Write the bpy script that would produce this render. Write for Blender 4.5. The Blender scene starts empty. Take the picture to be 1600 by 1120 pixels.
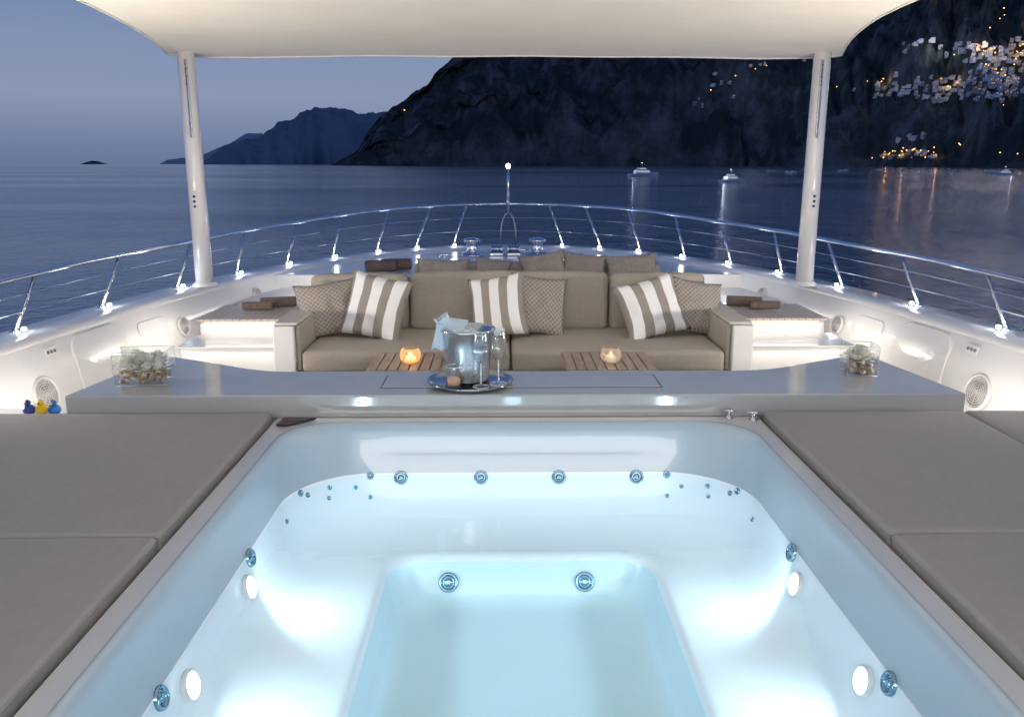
import bpy, bmesh, math, random
from mathutils import Vector, Matrix, noise
random.seed(7)
scene = bpy.context.scene
col = scene.collection
CAMZ = 1.15
SEA = -5.0

# ------------------------------------------------------------------ materials
def new_mat(name):
    m = bpy.data.materials.new(name); m.use_nodes = True
    nt = m.node_tree
    for n in list(nt.nodes): nt.nodes.remove(n)
    out = nt.nodes.new('ShaderNodeOutputMaterial')
    return m, nt, out

def pmat(name, color, rough=.5, metal=0., var=0., vscale=5., bump=0., bscale=40., coat=0., emis=None, es=0., stretch=(1,1,1), spec=.5, detail=4, bdist=.01):
    m, nt, out = new_mat(name)
    b = nt.nodes.new('ShaderNodeBsdfPrincipled')
    nt.links.new(b.outputs[0], out.inputs[0])
    b.inputs['Base Color'].default_value = (*color, 1)
    b.inputs['Roughness'].default_value = rough
    b.inputs['Metallic'].default_value = metal
    b.inputs['Coat Weight'].default_value = coat
    b.inputs['Specular IOR Level'].default_value = spec
    if emis:
        b.inputs['Emission Color'].default_value = (*emis, 1)
        b.inputs['Emission Strength'].default_value = es
    if var or bump:
        tc = nt.nodes.new('ShaderNodeTexCoord')
        mp = nt.nodes.new('ShaderNodeMapping'); mp.inputs['Scale'].default_value = stretch
        nt.links.new(tc.outputs['Object'], mp.inputs[0])
    if var:
        n = nt.nodes.new('ShaderNodeTexNoise'); n.inputs['Scale'].default_value = vscale; n.inputs['Detail'].default_value = detail
        nt.links.new(mp.outputs[0], n.inputs['Vector'])
        r = nt.nodes.new('ShaderNodeValToRGB')
        r.color_ramp.elements[0].position = .3; r.color_ramp.elements[1].position = .7
        r.color_ramp.elements[0].color = (*[c*(1-var) for c in color], 1)
        r.color_ramp.elements[1].color = (*[min(1, c*(1+var)) for c in color], 1)
        nt.links.new(n.outputs[0], r.inputs[0]); nt.links.new(r.outputs[0], b.inputs['Base Color'])
    if bump:
        n2 = nt.nodes.new('ShaderNodeTexNoise'); n2.inputs['Scale'].default_value = bscale; n2.inputs['Detail'].default_value = 3
        nt.links.new(mp.outputs[0], n2.inputs['Vector'])
        bp = nt.nodes.new('ShaderNodeBump'); bp.inputs['Strength'].default_value = bump; bp.inputs['Distance'].default_value = bdist
        nt.links.new(n2.outputs[0], bp.inputs['Height']); nt.links.new(bp.outputs[0], b.inputs['Normal'])
    return m

def emit(name, color, s):
    m, nt, out = new_mat(name)
    e = nt.nodes.new('ShaderNodeEmission'); e.inputs[0].default_value = (*color, 1); e.inputs[1].default_value = s
    nt.links.new(e.outputs[0], out.inputs[0]); return m

def thin_glass(name, tint=(.95,.97,.98), base=.05, power=4., amp=.8, rough=.0, bump=0., bscale=5.):
    m, nt, out = new_mat(name)
    t = nt.nodes.new('ShaderNodeBsdfTransparent'); t.inputs[0].default_value = (*tint, 1)
    g = nt.nodes.new('ShaderNodeBsdfGlossy'); g.inputs['Roughness'].default_value = rough
    lw = nt.nodes.new('ShaderNodeLayerWeight'); lw.inputs[0].default_value = .5
    pw = nt.nodes.new('ShaderNodeMath'); pw.operation = 'POWER'; pw.inputs[1].default_value = power
    nt.links.new(lw.outputs['Facing'], pw.inputs[0])
    ma = nt.nodes.new('ShaderNodeMath'); ma.operation = 'MULTIPLY_ADD'; ma.inputs[1].default_value = amp; ma.inputs[2].default_value = base
    nt.links.new(pw.outputs[0], ma.inputs[0])
    mx = nt.nodes.new('ShaderNodeMixShader')
    nt.links.new(ma.outputs[0], mx.inputs[0]); nt.links.new(t.outputs[0], mx.inputs[1]); nt.links.new(g.outputs[0], mx.inputs[2])
    nt.links.new(mx.outputs[0], out.inputs[0])
    if bump:
        tc = nt.nodes.new('ShaderNodeTexCoord'); n = nt.nodes.new('ShaderNodeTexNoise'); n.inputs['Scale'].default_value = bscale
        nt.links.new(tc.outputs['Object'], n.inputs['Vector'])
        bp = nt.nodes.new('ShaderNodeBump'); bp.inputs['Strength'].default_value = bump; bp.inputs['Distance'].default_value = .02
        nt.links.new(n.outputs[0], bp.inputs['Height'])
        nt.links.new(bp.outputs[0], g.inputs['Normal'])
    return m

def teak(name, axis=0, pitch=.06, base=(.30,.16,.08)):
    m, nt, out = new_mat(name)
    b = nt.nodes.new('ShaderNodeBsdfPrincipled'); b.inputs['Roughness'].default_value = .4
    nt.links.new(b.outputs[0], out.inputs[0])
    tc = nt.nodes.new('ShaderNodeTexCoord'); sp = nt.nodes.new('ShaderNodeSeparateXYZ')
    nt.links.new(tc.outputs['Object'], sp.inputs[0])
    d = nt.nodes.new('ShaderNodeMath'); d.operation = 'DIVIDE'; d.inputs[1].default_value = pitch
    nt.links.new(sp.outputs[axis], d.inputs[0])
    fr = nt.nodes.new('ShaderNodeMath'); fr.operation = 'FRACT'; nt.links.new(d.outputs[0], fr.inputs[0])
    lt = nt.nodes.new('ShaderNodeMath'); lt.operation = 'LESS_THAN'; lt.inputs[1].default_value = .08
    nt.links.new(fr.outputs[0], lt.inputs[0])
    mp = nt.nodes.new('ShaderNodeMapping'); s = [30, 30, 30]; s[1-axis if axis < 2 else 0] = 3; mp.inputs['Scale'].default_value = s
    nt.links.new(tc.outputs['Object'], mp.inputs[0])
    n = nt.nodes.new('ShaderNodeTexNoise'); n.inputs['Scale'].default_value = 1.5; n.inputs['Detail'].default_value = 5
    nt.links.new(mp.outputs[0], n.inputs['Vector'])
    r = nt.nodes.new('ShaderNodeValToRGB')
    r.color_ramp.elements[0].color = (*[c*.8 for c in base], 1); r.color_ramp.elements[1].color = (*[c*1.2 for c in base], 1)
    nt.links.new(n.outputs[0], r.inputs[0])
    mx = nt.nodes.new('ShaderNodeMixRGB'); mx.inputs[2].default_value = (.22,.17,.13,1)
    nt.links.new(lt.outputs[0], mx.inputs[0]); nt.links.new(r.outputs[0], mx.inputs[1]); nt.links.new(mx.outputs[0], b.inputs['Base Color'])
    return m

def pillow_mat(name, kind):
    m, nt, out = new_mat(name)
    b = nt.nodes.new('ShaderNodeBsdfPrincipled'); b.inputs['Roughness'].default_value = .85
    nt.links.new(b.outputs[0], out.inputs[0])
    uv = nt.nodes.new('ShaderNodeTexCoord')
    mx = nt.nodes.new('ShaderNodeMixRGB')
    if kind == 'stripe':
        sp = nt.nodes.new('ShaderNodeSeparateXYZ'); nt.links.new(uv.outputs['UV'], sp.inputs[0])
        a = nt.nodes.new('ShaderNodeMath'); a.operation = 'MULTIPLY_ADD'; a.inputs[1].default_value = 3.0; a.inputs[2].default_value = .25
        nt.links.new(sp.outputs[0], a.inputs[0])
        fr = nt.nodes.new('ShaderNodeMath'); fr.operation = 'FRACT'; nt.links.new(a.outputs[0], fr.inputs[0])
        lt = nt.nodes.new('ShaderNodeMath'); lt.operation = 'LESS_THAN'; lt.inputs[1].default_value = .46
        nt.links.new(fr.outputs[0], lt.inputs[0])
        mx.inputs[1].default_value = (.90,.90,.90,1); mx.inputs[2].default_value = (.32,.285,.255,1)
        nt.links.new(lt.outputs[0], mx.inputs[0])
    else:
        mp = nt.nodes.new('ShaderNodeMapping'); mp.inputs['Rotation'].default_value = (0,0,math.radians(45)); mp.inputs['Scale'].default_value = (17,17,17)
        nt.links.new(uv.outputs['UV'], mp.inputs[0])
        v = nt.nodes.new('ShaderNodeTexVoronoi'); v.feature = 'DISTANCE_TO_EDGE'; v.inputs['Randomness'].default_value = 0.12; v.inputs['Scale'].default_value = 1
        nt.links.new(mp.outputs[0], v.inputs['Vector'])
        lt = nt.nodes.new('ShaderNodeMath'); lt.operation = 'LESS_THAN'; lt.inputs[1].default_value = .12
        nt.links.new(v.outputs['Distance'], lt.inputs[0])
        mx.inputs[1].default_value = (.255,.22,.19,1); mx.inputs[2].default_value = (.42,.385,.345,1)
        nt.links.new(lt.outputs[0], mx.inputs[0])
    nt.links.new(mx.outputs[0], b.inputs['Base Color'])
    n = nt.nodes.new('ShaderNodeTexNoise'); n.inputs['Scale'].default_value = 6
    nt.links.new(uv.outputs['UV'], n.inputs['Vector'])
    bp = nt.nodes.new('ShaderNodeBump'); bp.inputs['Strength'].default_value = .5; bp.inputs['Distance'].default_value = .02
    nt.links.new(n.outputs[0], bp.inputs['Height']); nt.links.new(bp.outputs[0], b.inputs['Normal'])
    return m

M_white = pmat('white_gelcoat', (.77,.77,.765), .28, coat=.3, var=.03, vscale=2)
M_wall = pmat('white_wall_paint', (.76,.76,.755), .3, coat=.2, var=.03, vscale=2)
M_counter = pmat('grey_gloss_counter', (.42,.435,.44), .12, coat=.6, var=.03, vscale=6)
M_tub = pmat('tub_acrylic', (.83,.875,.91), .22, coat=.2, var=.02, vscale=2)
M_well = pmat('footwell_depth_tint', (.64,.82,.88), .25, coat=.1, var=.02, vscale=2)  # bluer than the shell: light absorption by deeper water painted into the colour
M_frame = pmat('tub_frame_gelcoat', (.52,.53,.545), .2, coat=.5, var=.03, vscale=3)
M_pad = pmat('taupe_outdoor_fabric', (.295,.285,.28), .92, var=.03, vscale=40, bump=.08, bscale=260, stretch=(1,.5,1), spec=.08)
M_sofa = pmat('beige_sofa_fabric', (.42,.38,.325), .88, var=.06, vscale=60, bump=.25, bscale=260, spec=.1)
M_arm = pmat('pale_arm_upholstery', (.58,.55,.50), .8, var=.05, vscale=60, bump=.2, bscale=260, spec=.1)
M_dark = pmat('dark_gap', (.05,.05,.05), .6)
M_awn = pmat('cream_awning_fabric', (.88,.845,.78), .8, var=.02, vscale=3, bump=.12, bscale=6, spec=.1)
M_chrome = pmat('chrome', (.75,.76,.78), .14, 1.)
M_wire = pmat('steel_wire', (.50,.52,.56), .35, 1.)
M_steel = pmat('brushed_steel', (.55,.58,.62), .25, 1., var=.1, vscale=20)
M_black = pmat('black_plastic', (.03,.03,.035), .4)
M_teak_x = teak('teak_treads', 0, .05, (.60,.51,.42))
M_pole = pmat('pole_paint', (.76,.75,.75), .25, coat=.4, var=.03, vscale=3)
M_water = thin_glass('tub_water', (.89,.97,1.0), base=.02, power=4.5, amp=.7, bump=.10, bscale=5.)
M_stripe = pillow_mat('striped_pillow_fabric', 'stripe')
M_lattice = pillow_mat('lattice_pillow_fabric', 'lattice')
M_brown = pmat('brown_towel', (.18,.135,.11), .95, var=.2, vscale=60, bump=.8, bscale=200)
M_tan = pmat('tan_pillow_fabric', (.37,.33,.28), .9, var=.1, vscale=30, bump=.4, bscale=200)
E_bulb = emit('lamp_white', (.85,.93,1.0), 30.)
E_tub = emit('tub_lamp_lens', (.95,.98,1.0), 18.)
E_strip = emit('warm_led_strip', (1.0,.90,.74), 1.3)
E_flame = emit('candle_flame', (1.0,.6,.25), 22.)
E_window = emit('lit_window', (1.0,.55,.22), 1.1)
E_lamp = emit('street_lamp_globe', (1.0,.46,.12), 6.)
E_red = emit('anchor_lamp_glow', (1.0,.70,.5), 25.)

# ------------------------------------------------------------------ helpers
def mobj(name, verts, faces, mats, parent=None, loc=(0,0,0), smooth=False, fmat=None, rot=None):
    me = bpy.data.meshes.new(name); me.from_pydata([tuple(v) for v in verts], [], faces); 
    if not isinstance(mats, (list, tuple)): mats = [mats]
    for m in mats: me.materials.append(m)
    if fmat:
        for p, i in zip(me.polygons, fmat): p.material_index = i
    if smooth:
        for p in me.polygons: p.use_smooth = True
    me.update()
    o = bpy.data.objects.new(name, me); col.objects.link(o); o.location = loc
    if rot: o.rotation_euler = rot
    if parent: o.parent = parent
    return o

def bobj(name, bm, mats, parent=None, loc=(0,0,0), smooth=False, bevel=0, seg=3, rot=None):
    bmesh.ops.recalc_face_normals(bm, faces=bm.faces)
    me = bpy.data.meshes.new(name); bm.to_mesh(me); bm.free()
    if not isinstance(mats, (list, tuple)): mats = [mats]
    for m in mats: me.materials.append(m)
    if smooth:
        for p in me.polygons: p.use_smooth = True
    o = bpy.data.objects.new(name, me); col.objects.link(o); o.location = loc
    if rot: o.rotation_euler = rot
    if parent: o.parent = parent
    if bevel:
        b = o.modifiers.new('bevel', 'BEVEL'); b.width = bevel; b.segments = seg; b.limit_method = 'ANGLE'
    return o

def box(bm, x0, x1, y0, y1, z0, z1, mi=0):
    vs = [bm.verts.new(p) for p in [(x0,y0,z0),(x1,y0,z0),(x1,y1,z0),(x0,y1,z0),(x0,y0,z1),(x1,y0,z1),(x1,y1,z1),(x0,y1,z1)]]
    for f in [(0,3,2,1),(4,5,6,7),(0,1,5,4),(1,2,6,5),(2,3,7,6),(3,0,4,7)]:
        fc = bm.faces.new([vs[i] for i in f]); fc.material_index = mi

def boxo(name, x0,x1,y0,y1,z0,z1, mat, parent=None, loc=(0,0,0), bevel=.008, seg=3):
    bm = bmesh.new(); box(bm,x0,x1,y0,y1,z0,z1)
    return bobj(name, bm, mat, parent, loc, bevel=bevel, seg=seg)

def empty(name, loc=(0,0,0), label=None, category=None, group=None, rot=None):
    e = bpy.data.objects.new(name, None); col.objects.link(e); e.location = loc; e.empty_display_size = .1
    if rot: e.rotation_euler = rot
    if label: tag(e, label, category, group)
    return e

def tag(o, label, category, group=None):
    o["label"] = label; o["category"] = category
    if group: o["group"] = group
    return o

def tube_data(pts, r, segs=8, closed=False, cap=True):
    pts = [Vector(p) for p in pts]; n = len(pts); V = []; F = []
    up = None
    for i in range(n):
        if closed: t = (pts[(i+1)%n]-pts[i-1])
        else: t = pts[min(i+1,n-1)]-pts[max(i-1,0)]
        t.normalize()
        if up is None:
            up = Vector((0,0,1)) if abs(t.z) < .9 else Vector((1,0,0))
        a = (up - t*up.dot(t)).normalized(); b = t.cross(a); up = a
        rr = r[i] if isinstance(r,(list,tuple)) else r
        for k in range(segs):
            an = 2*math.pi*k/segs; V.append(pts[i]+a*math.cos(an)*rr+b*math.sin(an)*rr)
    m = n if closed else n-1
    for i in range(m):
        for k in range(segs):
            F.append((i*segs+k, i*segs+(k+1)%segs, ((i+1)%n)*segs+(k+1)%segs, ((i+1)%n)*segs+k))
    if cap and not closed:
        F.append(tuple(range(segs))[::-1]); F.append(tuple((n-1)*segs+k for k in range(segs)))
    return V, F

def tube(name, pts, r, mat, parent=None, segs=8, closed=False, loc=(0,0,0)):
    V, F = tube_data(pts, r, segs, closed)
    return mobj(name, V, F, mat, parent, loc, smooth=True)

def lathe_data(prof, segs=32):
    V=[];F=[]
    for (r,z) in prof:
        for k in range(segs):
            a=2*math.pi*k/segs; V.append(Vector((r*math.cos(a), r*math.sin(a), z)))
    n=len(prof)
    for i in range(n-1):
        for k in range(segs):
            F.append((i*segs+k, i*segs+(k+1)%segs, (i+1)*segs+(k+1)%segs, (i+1)*segs+k))
    if prof[0][0] > 1e-4: F.append(tuple(range(segs))[::-1])
    if prof[-1][0] > 1e-4: F.append(tuple((n-1)*segs+k for k in range(segs)))
    return V,F

def lathe(name, prof, mat, parent=None, loc=(0,0,0), segs=32, rot=None, caps=True):
    V,F = lathe_data(prof, segs)
    if not caps: F=[f for f in F if len(f)==4]
    o = mobj(name, V, F, mat, parent, loc, smooth=False, rot=rot)
    for p in o.data.polygons:
        if len(p.vertices) == 4: p.use_smooth = True
    return o

def join_data(parts):
    V=[];F=[]
    for v,f in parts:
        b=len(V); V+=list(v); F+=[tuple(i+b for i in q) for q in f]
    return V,F

def cushion_data(sx, sy, sz, r=.03, puff=(0,0,0), step=.08, wr=0.0, seed=0):
    hx,hy,hz = sx/2,sy/2,sz/2; r=min(r,hx*.98,hy*.98,hz*.98)
    def axis(h):
        L=[0,.08,.25,.5,.8,1]
        a=[-h+r*q for q in L]; n=max(1,int((2*h-2*r)/step)); inner=[-h+r+(2*h-2*r)*i/n for i in range(1,n)]
        return a+inner+[h-r*q for q in reversed(L)]
    ax=[axis(hx),axis(hy),axis(hz)]; V=[];F=[];idx={}
    def vert(p):
        k=(round(p[0],5),round(p[1],5),round(p[2],5))
        if k in idx: return idx[k]
        P=Vector(p); q=Vector((max(-hx+r,min(hx-r,P.x)),max(-hy+r,min(hy-r,P.y)),max(-hz+r,min(hz-r,P.z))))
        d=P-q
        if d.length>1e-9: P=q+d.normalized()*r
        nx,ny,nz=P.x/hx,P.y/hy,P.z/hz
        P.x+=puff[0]*nx*(1-ny*ny)*(1-nz*nz); P.y+=puff[1]*ny*(1-nx*nx)*(1-nz*nz)
        P.z+=puff[2]*nz*(1-nx**4)*(1-ny**4)
        if wr:
            nn=noise.noise(P*9+Vector((seed,0,0)))*wr+noise.noise(P*3+Vector((seed,4,0)))*wr
            P+=Vector((nx*.3,ny*.6,nz)).normalized()*nn
        V.append(P); idx[k]=len(V)-1; return idx[k]
    for a in range(3):
        b,c=(a+1)%3,(a+2)%3; h=(hx,hy,hz)[a]
        for s in (-1,1):
            for i in range(len(ax[b])-1):
                for j in range(len(ax[c])-1):
                    q=[]
                    for (ii,jj) in ((i,j),(i+1,j),(i+1,j+1),(i,j+1)):
                        p=[0,0,0]; p[a]=s*h; p[b]=ax[b][ii]; p[c]=ax[c][jj]; q.append(vert(p))
                    if s<0: q=q[::-1]
                    if len(set(q))==4: F.append(tuple(q))
    return V,F

def cushion(name, x0,x1,y0,y1,z0,z1, mat, parent=None, r=.03, puff=(0,0,.01), wr=.0, base=(0,0,0), seed=0, step=.08):
    V,F=cushion_data(x1-x0,y1-y0,z1-z0,r,puff,step,wr,seed)
    loc=((x0+x1)/2-base[0],(y0+y1)/2-base[1],(z0+z1)/2-base[2])
    return mobj(name,V,F,mat,parent,loc,smooth=True)

def pillow(loc, w, h, t, mat, lean, yaw, roll, label, seed=0, group='scatter pillows on the sofa'):
    N=22; V=[];F=[];UV=[]
    for s in (1,-1):
        for j in range(N+1):
            for i in range(N+1):
                u=-1+2*i/N; v=-1+2*j/N
                x=u*w/2*(1-.10*(1-v*v)); z=v*h/2*(1-.10*(1-u*u))
                th=t/2*(max(0,(1-u*u))*max(0,(1-v*v)))**.42
                th*=1+.18*noise.noise(Vector((u*2+seed,v*2,s)))
                th-=.012*max(0,noise.noise(Vector((u*4+seed,v*4,s*3))))*(1-abs(u))*(1-abs(v))
                dr=.014*noise.noise(Vector((u*3,v*3,seed*3.1)))
                V.append(Vector((x,-s*th+dr,z))); UV.append(((u+1)/2,(v+1)/2))
    K=(N+1)*(N+1)
    for s in range(2):
        for j in range(N):
            for i in range(N):
                q=[s*K+j*(N+1)+i, s*K+j*(N+1)+i+1, s*K+(j+1)*(N+1)+i+1, s*K+(j+1)*(N+1)+i]
                F.append(tuple(q if s==0 else q[::-1]))
    o=mobj('pillow',V,F,mat,None,loc,smooth=True)
    ul=o.data.uv_layers.new(name='UVMap')
    for l in o.data.loops: ul.data[l.index].uv=UV[l.vertex_index]
    bm=bmesh.new(); bm.from_mesh(o.data); bmesh.ops.remove_doubles(bm,verts=bm.verts,dist=.0004); bm.to_mesh(o.data); bm.free()
    o.matrix_world=Matrix.Translation(loc)@Matrix.Rotation(yaw,4,'Z')@Matrix.Rotation(-lean,4,'X')@Matrix.Rotation(roll,4,'Y')
    tag(o,label,'pillow',group); return o

def light(kind,name,loc,power,color,size=.05,direction=None,spot=None,parent=None,shape=None,sy=None,blend=.5,spread=None):
    l=bpy.data.lights.new(name,kind); l.energy=power; l.color=color
    if kind=='AREA':
        l.size=size
        if shape: l.shape=shape
        if sy: l.size_y=sy
        if spread: l.spread=math.radians(spread)
    else: l.shadow_soft_size=size
    if spot: l.spot_size=spot; l.spot_blend=blend
    o=bpy.data.objects.new(name,l); col.objects.link(o); o.location=loc
    if direction is not None: o.rotation_euler=Vector(direction).to_track_quat('-Z','Y').to_euler()
    if parent: o.parent=parent
    return o

# ------------------------------------------------------------------ yacht plan
half=[(3.3,-4),(3.28,0),(3.22,2.5),(3.16,4.0),(3.08,5.0),(2.97,5.92),(2.80,6.88),(2.57,7.78),(2.28,8.55),(1.95,9.17),(1.58,9.70),(1.15,10.15),(.62,10.5),(0,10.63)]
ctrl=[(-x,y) for x,y in half]+[(x,y) for x,y in reversed(half[:-1])]
def catmull(P,n=8):
    out=[]
    for i in range(len(P)-1):
        p0=Vector(P[max(i-1,0)]);p1=Vector(P[i]);p2=Vector(P[i+1]);p3=Vector(P[min(i+2,len(P)-1)])
        for k in range(n):
            t=k/n
            out.append(.5*((2*p1)+(-p0+p2)*t+(2*p0-5*p1+4*p2-p3)*t*t+(-p0+3*p1-3*p2+p3)*t**3))
    out.append(Vector(P[-1])); return out
PL=catmull(ctrl,8); NP=len(PL)
def frame_at(i):
    t=(PL[min(i+1,NP-1)]-PL[max(i-1,0)]).normalized()
    return t, Vector((t.y,-t.x))
def offset(i,n,z):
    t,nm=frame_at(i); p=PL[i]+nm*n; return Vector((p.x,p.y,z))
def at_y(side,y):
    mid=NP//2
    rng=range(0,mid) if side<0 else range(NP-2,mid-1,-1)
    for i in rng:
        a,b=PL[i],PL[i+1]
        lo,hi=min(a.y,b.y),max(a.y,b.y)
        if lo<=y<=hi and hi>lo:
            f=(y-a.y)/(b.y-a.y); p=a.lerp(b,f); t=(b-a).normalized(); nm=Vector((t.y,-t.x))
            fw=t if side<0 else -t
            return p,nm,fw
    return PL[mid],Vector((0,-1)),Vector((1,0))
def zrail(y):
    T=[(0,.44),(4.8,.46),(5.7,.485),(6.9,.50),(8.8,.56),(9.9,.63),(10.8,.66)]
    if y<=T[0][0]: return T[0][1]
    for (a,b),(c,d) in zip(T,T[1:]):
        if a<=y<=c: return b+(d-b)*(y-a)/(c-a)
    return T[-1][1]

yacht=empty('yacht',(0,0,0),'white motor yacht foredeck with curved bulwark around the bow','yacht')
def sweep(name, prof, mat, parent, i0=0, i1=None, smooth=True):
    i1=NP if i1 is None else i1
    V=[];F=[];m=len(prof)
    for i in range(i0,i1):
        for (n,z) in prof: V.append(offset(i,n,z))
    for i in range(i1-i0-1):
        for k in range(m-1):
            F.append((i*m+k,(i+1)*m+k,(i+1)*m+k+1,i*m+k+1))
    o=mobj(name,V,F,mat,parent,smooth=smooth)
    return o
hull=sweep('hull',[(1.6,-5.6),(.9,-4.2),(.35,-2.2),(.02,-.6),(-.045,.08)],M_white,yacht)
cap=sweep('bulwark_cap',[(-.045,.08),(-.055,.10),(-.055,.135),(-.045,.15),(.18,.15),(.21,.142),(.235,.125),(.235,.10)],M_white,yacht)
bul=sweep('bulwark',[(.225,.10),(.24,.06),(.30,-.10),(.36,-.60)],M_wall,yacht)
def wall_n(z):
    T=[(.10,.225),(.06,.24),(-.10,.30),(-.60,.36)]
    for (a,b),(c,d) in zip(T,T[1:]):
        if a>=z>=c: return b+(d-b)*(a-z)/(a-c)
    return .225 if z>.1 else .36
def wall_pt(side,y,z,off=0.):
    p,nm,fw=at_y(side,y); q=p+nm*(wall_n(z)+off); return Vector((q.x,q.y,z)),Vector((nm.x,nm.y,.25)).normalized(),Vector((fw.x,fw.y,0))
def deck_poly(name,y0,n,z,mat,kind='structure'):
    pts=[offset(i,n,z) for i in range(NP) if offset(i,n,z).y>=y0]
    pts=[Vector((pts[0].x,y0,z))]+pts+[Vector((pts[-1].x,y0,z))]
    o=mobj(name,pts,[tuple(range(len(pts)))],mat); o["kind"]=kind; return o
deck=deck_poly('deck',3.72,.34,-.56,pmat('cockpit_deck',(.42,.38,.33),.5,var=.1,vscale=8)); 
bm=bmesh.new()
pts=[offset(i,.23,.11) for i in range(NP) if offset(i,.23,.11).y>=8.0]
top=[bm.verts.new(p) for p in pts]; bot=[bm.verts.new((p.x,p.y,-.55)) for p in pts]
bm.faces.new(top)
bm.faces.new([top[0],top[-1],bot[-1],bot[0]])
fdk=bobj('foredeck',bm,M_white,yacht,bevel=.012)
for s in (-1,1):
    boxo('side_locker', min(s*1.6,s*2.35),max(s*1.6,s*2.35),6.37,7.999,-.55,-.02,M_white,yacht)
def wall_panel(side,y0,y1,z0,z1,r,off,name,mat):
    N=10; out=[]
    cy,cz=(y0+y1)/2,(z0+z1)/2; hy,hz=(y1-y0)/2,(z1-z0)/2
    for c,(sy_,sz_) in enumerate([(1,1),(-1,1),(-1,-1),(1,-1)]):
        for k in range(N+1):
            a=math.pi/2*c+math.pi/2*k/N
            out.append((cy+sy_*(hy-r)+r*math.cos(a),cz+sz_*(hz-r)+r*math.sin(a)))
    V=[];F=[]
    for (o_,sc) in ((-.01,1.0),(off*.7,1.0),(off,.985),(off,.6),(off,.2)):
        for (y,z) in out:
            p,_,_=wall_pt(side,cy+(y-cy)*sc,cz+(z-cz)*sc,o_); V.append(p)
    m=len(out)
    for r_ in range(4):
        for k in range(m):
            q=(r_*m+k,r_*m+(k+1)%m,(r_+1)*m+(k+1)%m,(r_+1)*m+k); F.append(q)
    F.append(tuple(4*m+k for k in range(m)))
    return mobj(name,V,F,mat,yacht,smooth=False)
def orient(o,p,n,up=Vector((0,0,1))):
    z=n.normalized(); x=up.cross(z).normalized(); y=z.cross(x)
    m=Matrix((x,y,z)).transposed().to_4x4(); m.translation=p; o.matrix_local=m
M_spk=pmat('speaker_grille',(.60,.59,.58),.5); M_spkd=pmat('speaker_grille_gap',(.22,.21,.21),.6)
def speaker(side,y,z,r):
    p,n,fw=wall_pt(side,y,z,.004)
    e=empty('speaker'); e.parent=yacht; orient(e,p,n)
    lathe('speaker_rim',[(r*.84,.0),(r*.84,.012),(r*.9,.02),(r*.97,.016),(r,.0)],M_white,e,segs=40,caps=False)
    lathe('speaker_cone',[(0,.006),(r*.84,.003)],M_spkd,e,segs=40,caps=False)
    parts=[]
    for k in range(6):
        rr=r*(.12+.13*k); parts.append(tube_data([(rr*math.cos(a),rr*math.sin(a),.012) for a in [2*math.pi*q/36 for q in range(36)]],r*.036,5,closed=True))
    for k in range(4):
        a=math.pi*k/4; parts.append(tube_data([(-r*.84*math.cos(a),-r*.84*math.sin(a),.012),(r*.84*math.cos(a),r*.84*math.sin(a),.012)],r*.02,5))
    V,F=join_data(parts); mobj('speaker_grille',V,F,M_spk,e,smooth=True)
for s in (-1,1):
    wall_panel(s,5.18,5.78,-.42,.085,.12,.018,'bulwark_panel',M_white)
    wall_panel(s,5.95,6.32,-.40,.03,.05,.012,'locker_door',M_white)
    speaker(s,4.82,-.185,.115); speaker(s,6.50,-.09,.078); speaker(s,7.7,-.02,.06)
    p,n,fw=wall_pt(s,5.0,.035,.004); e=empty('socket_panel'); e.parent=yacht; orient(e,p,n)
    bm=bmesh.new(); box(bm,-.055,.055,-.032,.032,0,.008); bobj('socket_plate',bm,M_white,e,bevel=.004)
    for k in (-1,0,1): lathe('socket',[(.011,.008),(.011,.012),(.008,.013),(.008,.0095),(0,.009)],M_spkd,e,loc=(k*.032,0,0),segs=16)

# ------------------------------------------------------------------ railing
railing=empty('railing',(0,0,.15),'polished steel guard rail with slanted posts on the bulwark','railing')
B=Vector((0,0,.15))
ys=[.5,1.5,2.6,3.4,4.15,5.02,5.92,6.88,7.75,8.5,9.15,9.72,10.15,10.46]
railpts=[]
for i in range(NP):
    q=offset(i,.02,0); y=q.y
    railpts.append(Vector((q.x,q.y+.05,zrail(q.y+.05)))-B)
tube('rail',railpts,.019,M_chrome,railing,10)
cum=[0]
for a,b in zip(railpts,railpts[1:]): cum.append(cum[-1]+(b-a).length)
def rail_at(s_):
    s_=max(0,min(cum[-1],s_))
    for i in range(len(cum)-1):
        if cum[i]<=s_<=cum[i+1]: return railpts[i].lerp(railpts[i+1],(s_-cum[i])/(cum[i+1]-cum[i]))
bases=[]
for s in (-1,1):
    for y in ys:
        p,nm,fw=at_y(s,y); b=p+nm*.03
        k=min(range(NP),key=lambda i:(railpts[i].x-b.x)**2+(railpts[i].y-b.y)**2)
        lean=.25 if y<10.3 else .18
        bases.append((s,b.copy(),nm.copy()))
        c=rail_at(cum[k]+(lean if s<0 else -lean))
        a=Vector((b.x,b.y,.15))-B
        V1=tube_data([a,a.lerp(c,.5),c],.013,8); V2=lathe_data([(.03,0),(.03,.006),(.018,.02),(.013,.03)],12)
        V2=([v+a for v in V2[0]],V2[1])
        V,F=join_data([V1,V2]); mobj('stanchion',V,F,M_chrome,railing,smooth=True)
for f in (.34,.67):
    pts=[]
    for i in range(NP):
        q=offset(i,.03,0); z=.15+(zrail(q.y)-.15)*f
        pts.append(Vector((q.x,q.y+.02+.03*f,z))-B)
    tube('guard_wire',pts,.0032,M_wire,railing,5)
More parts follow.
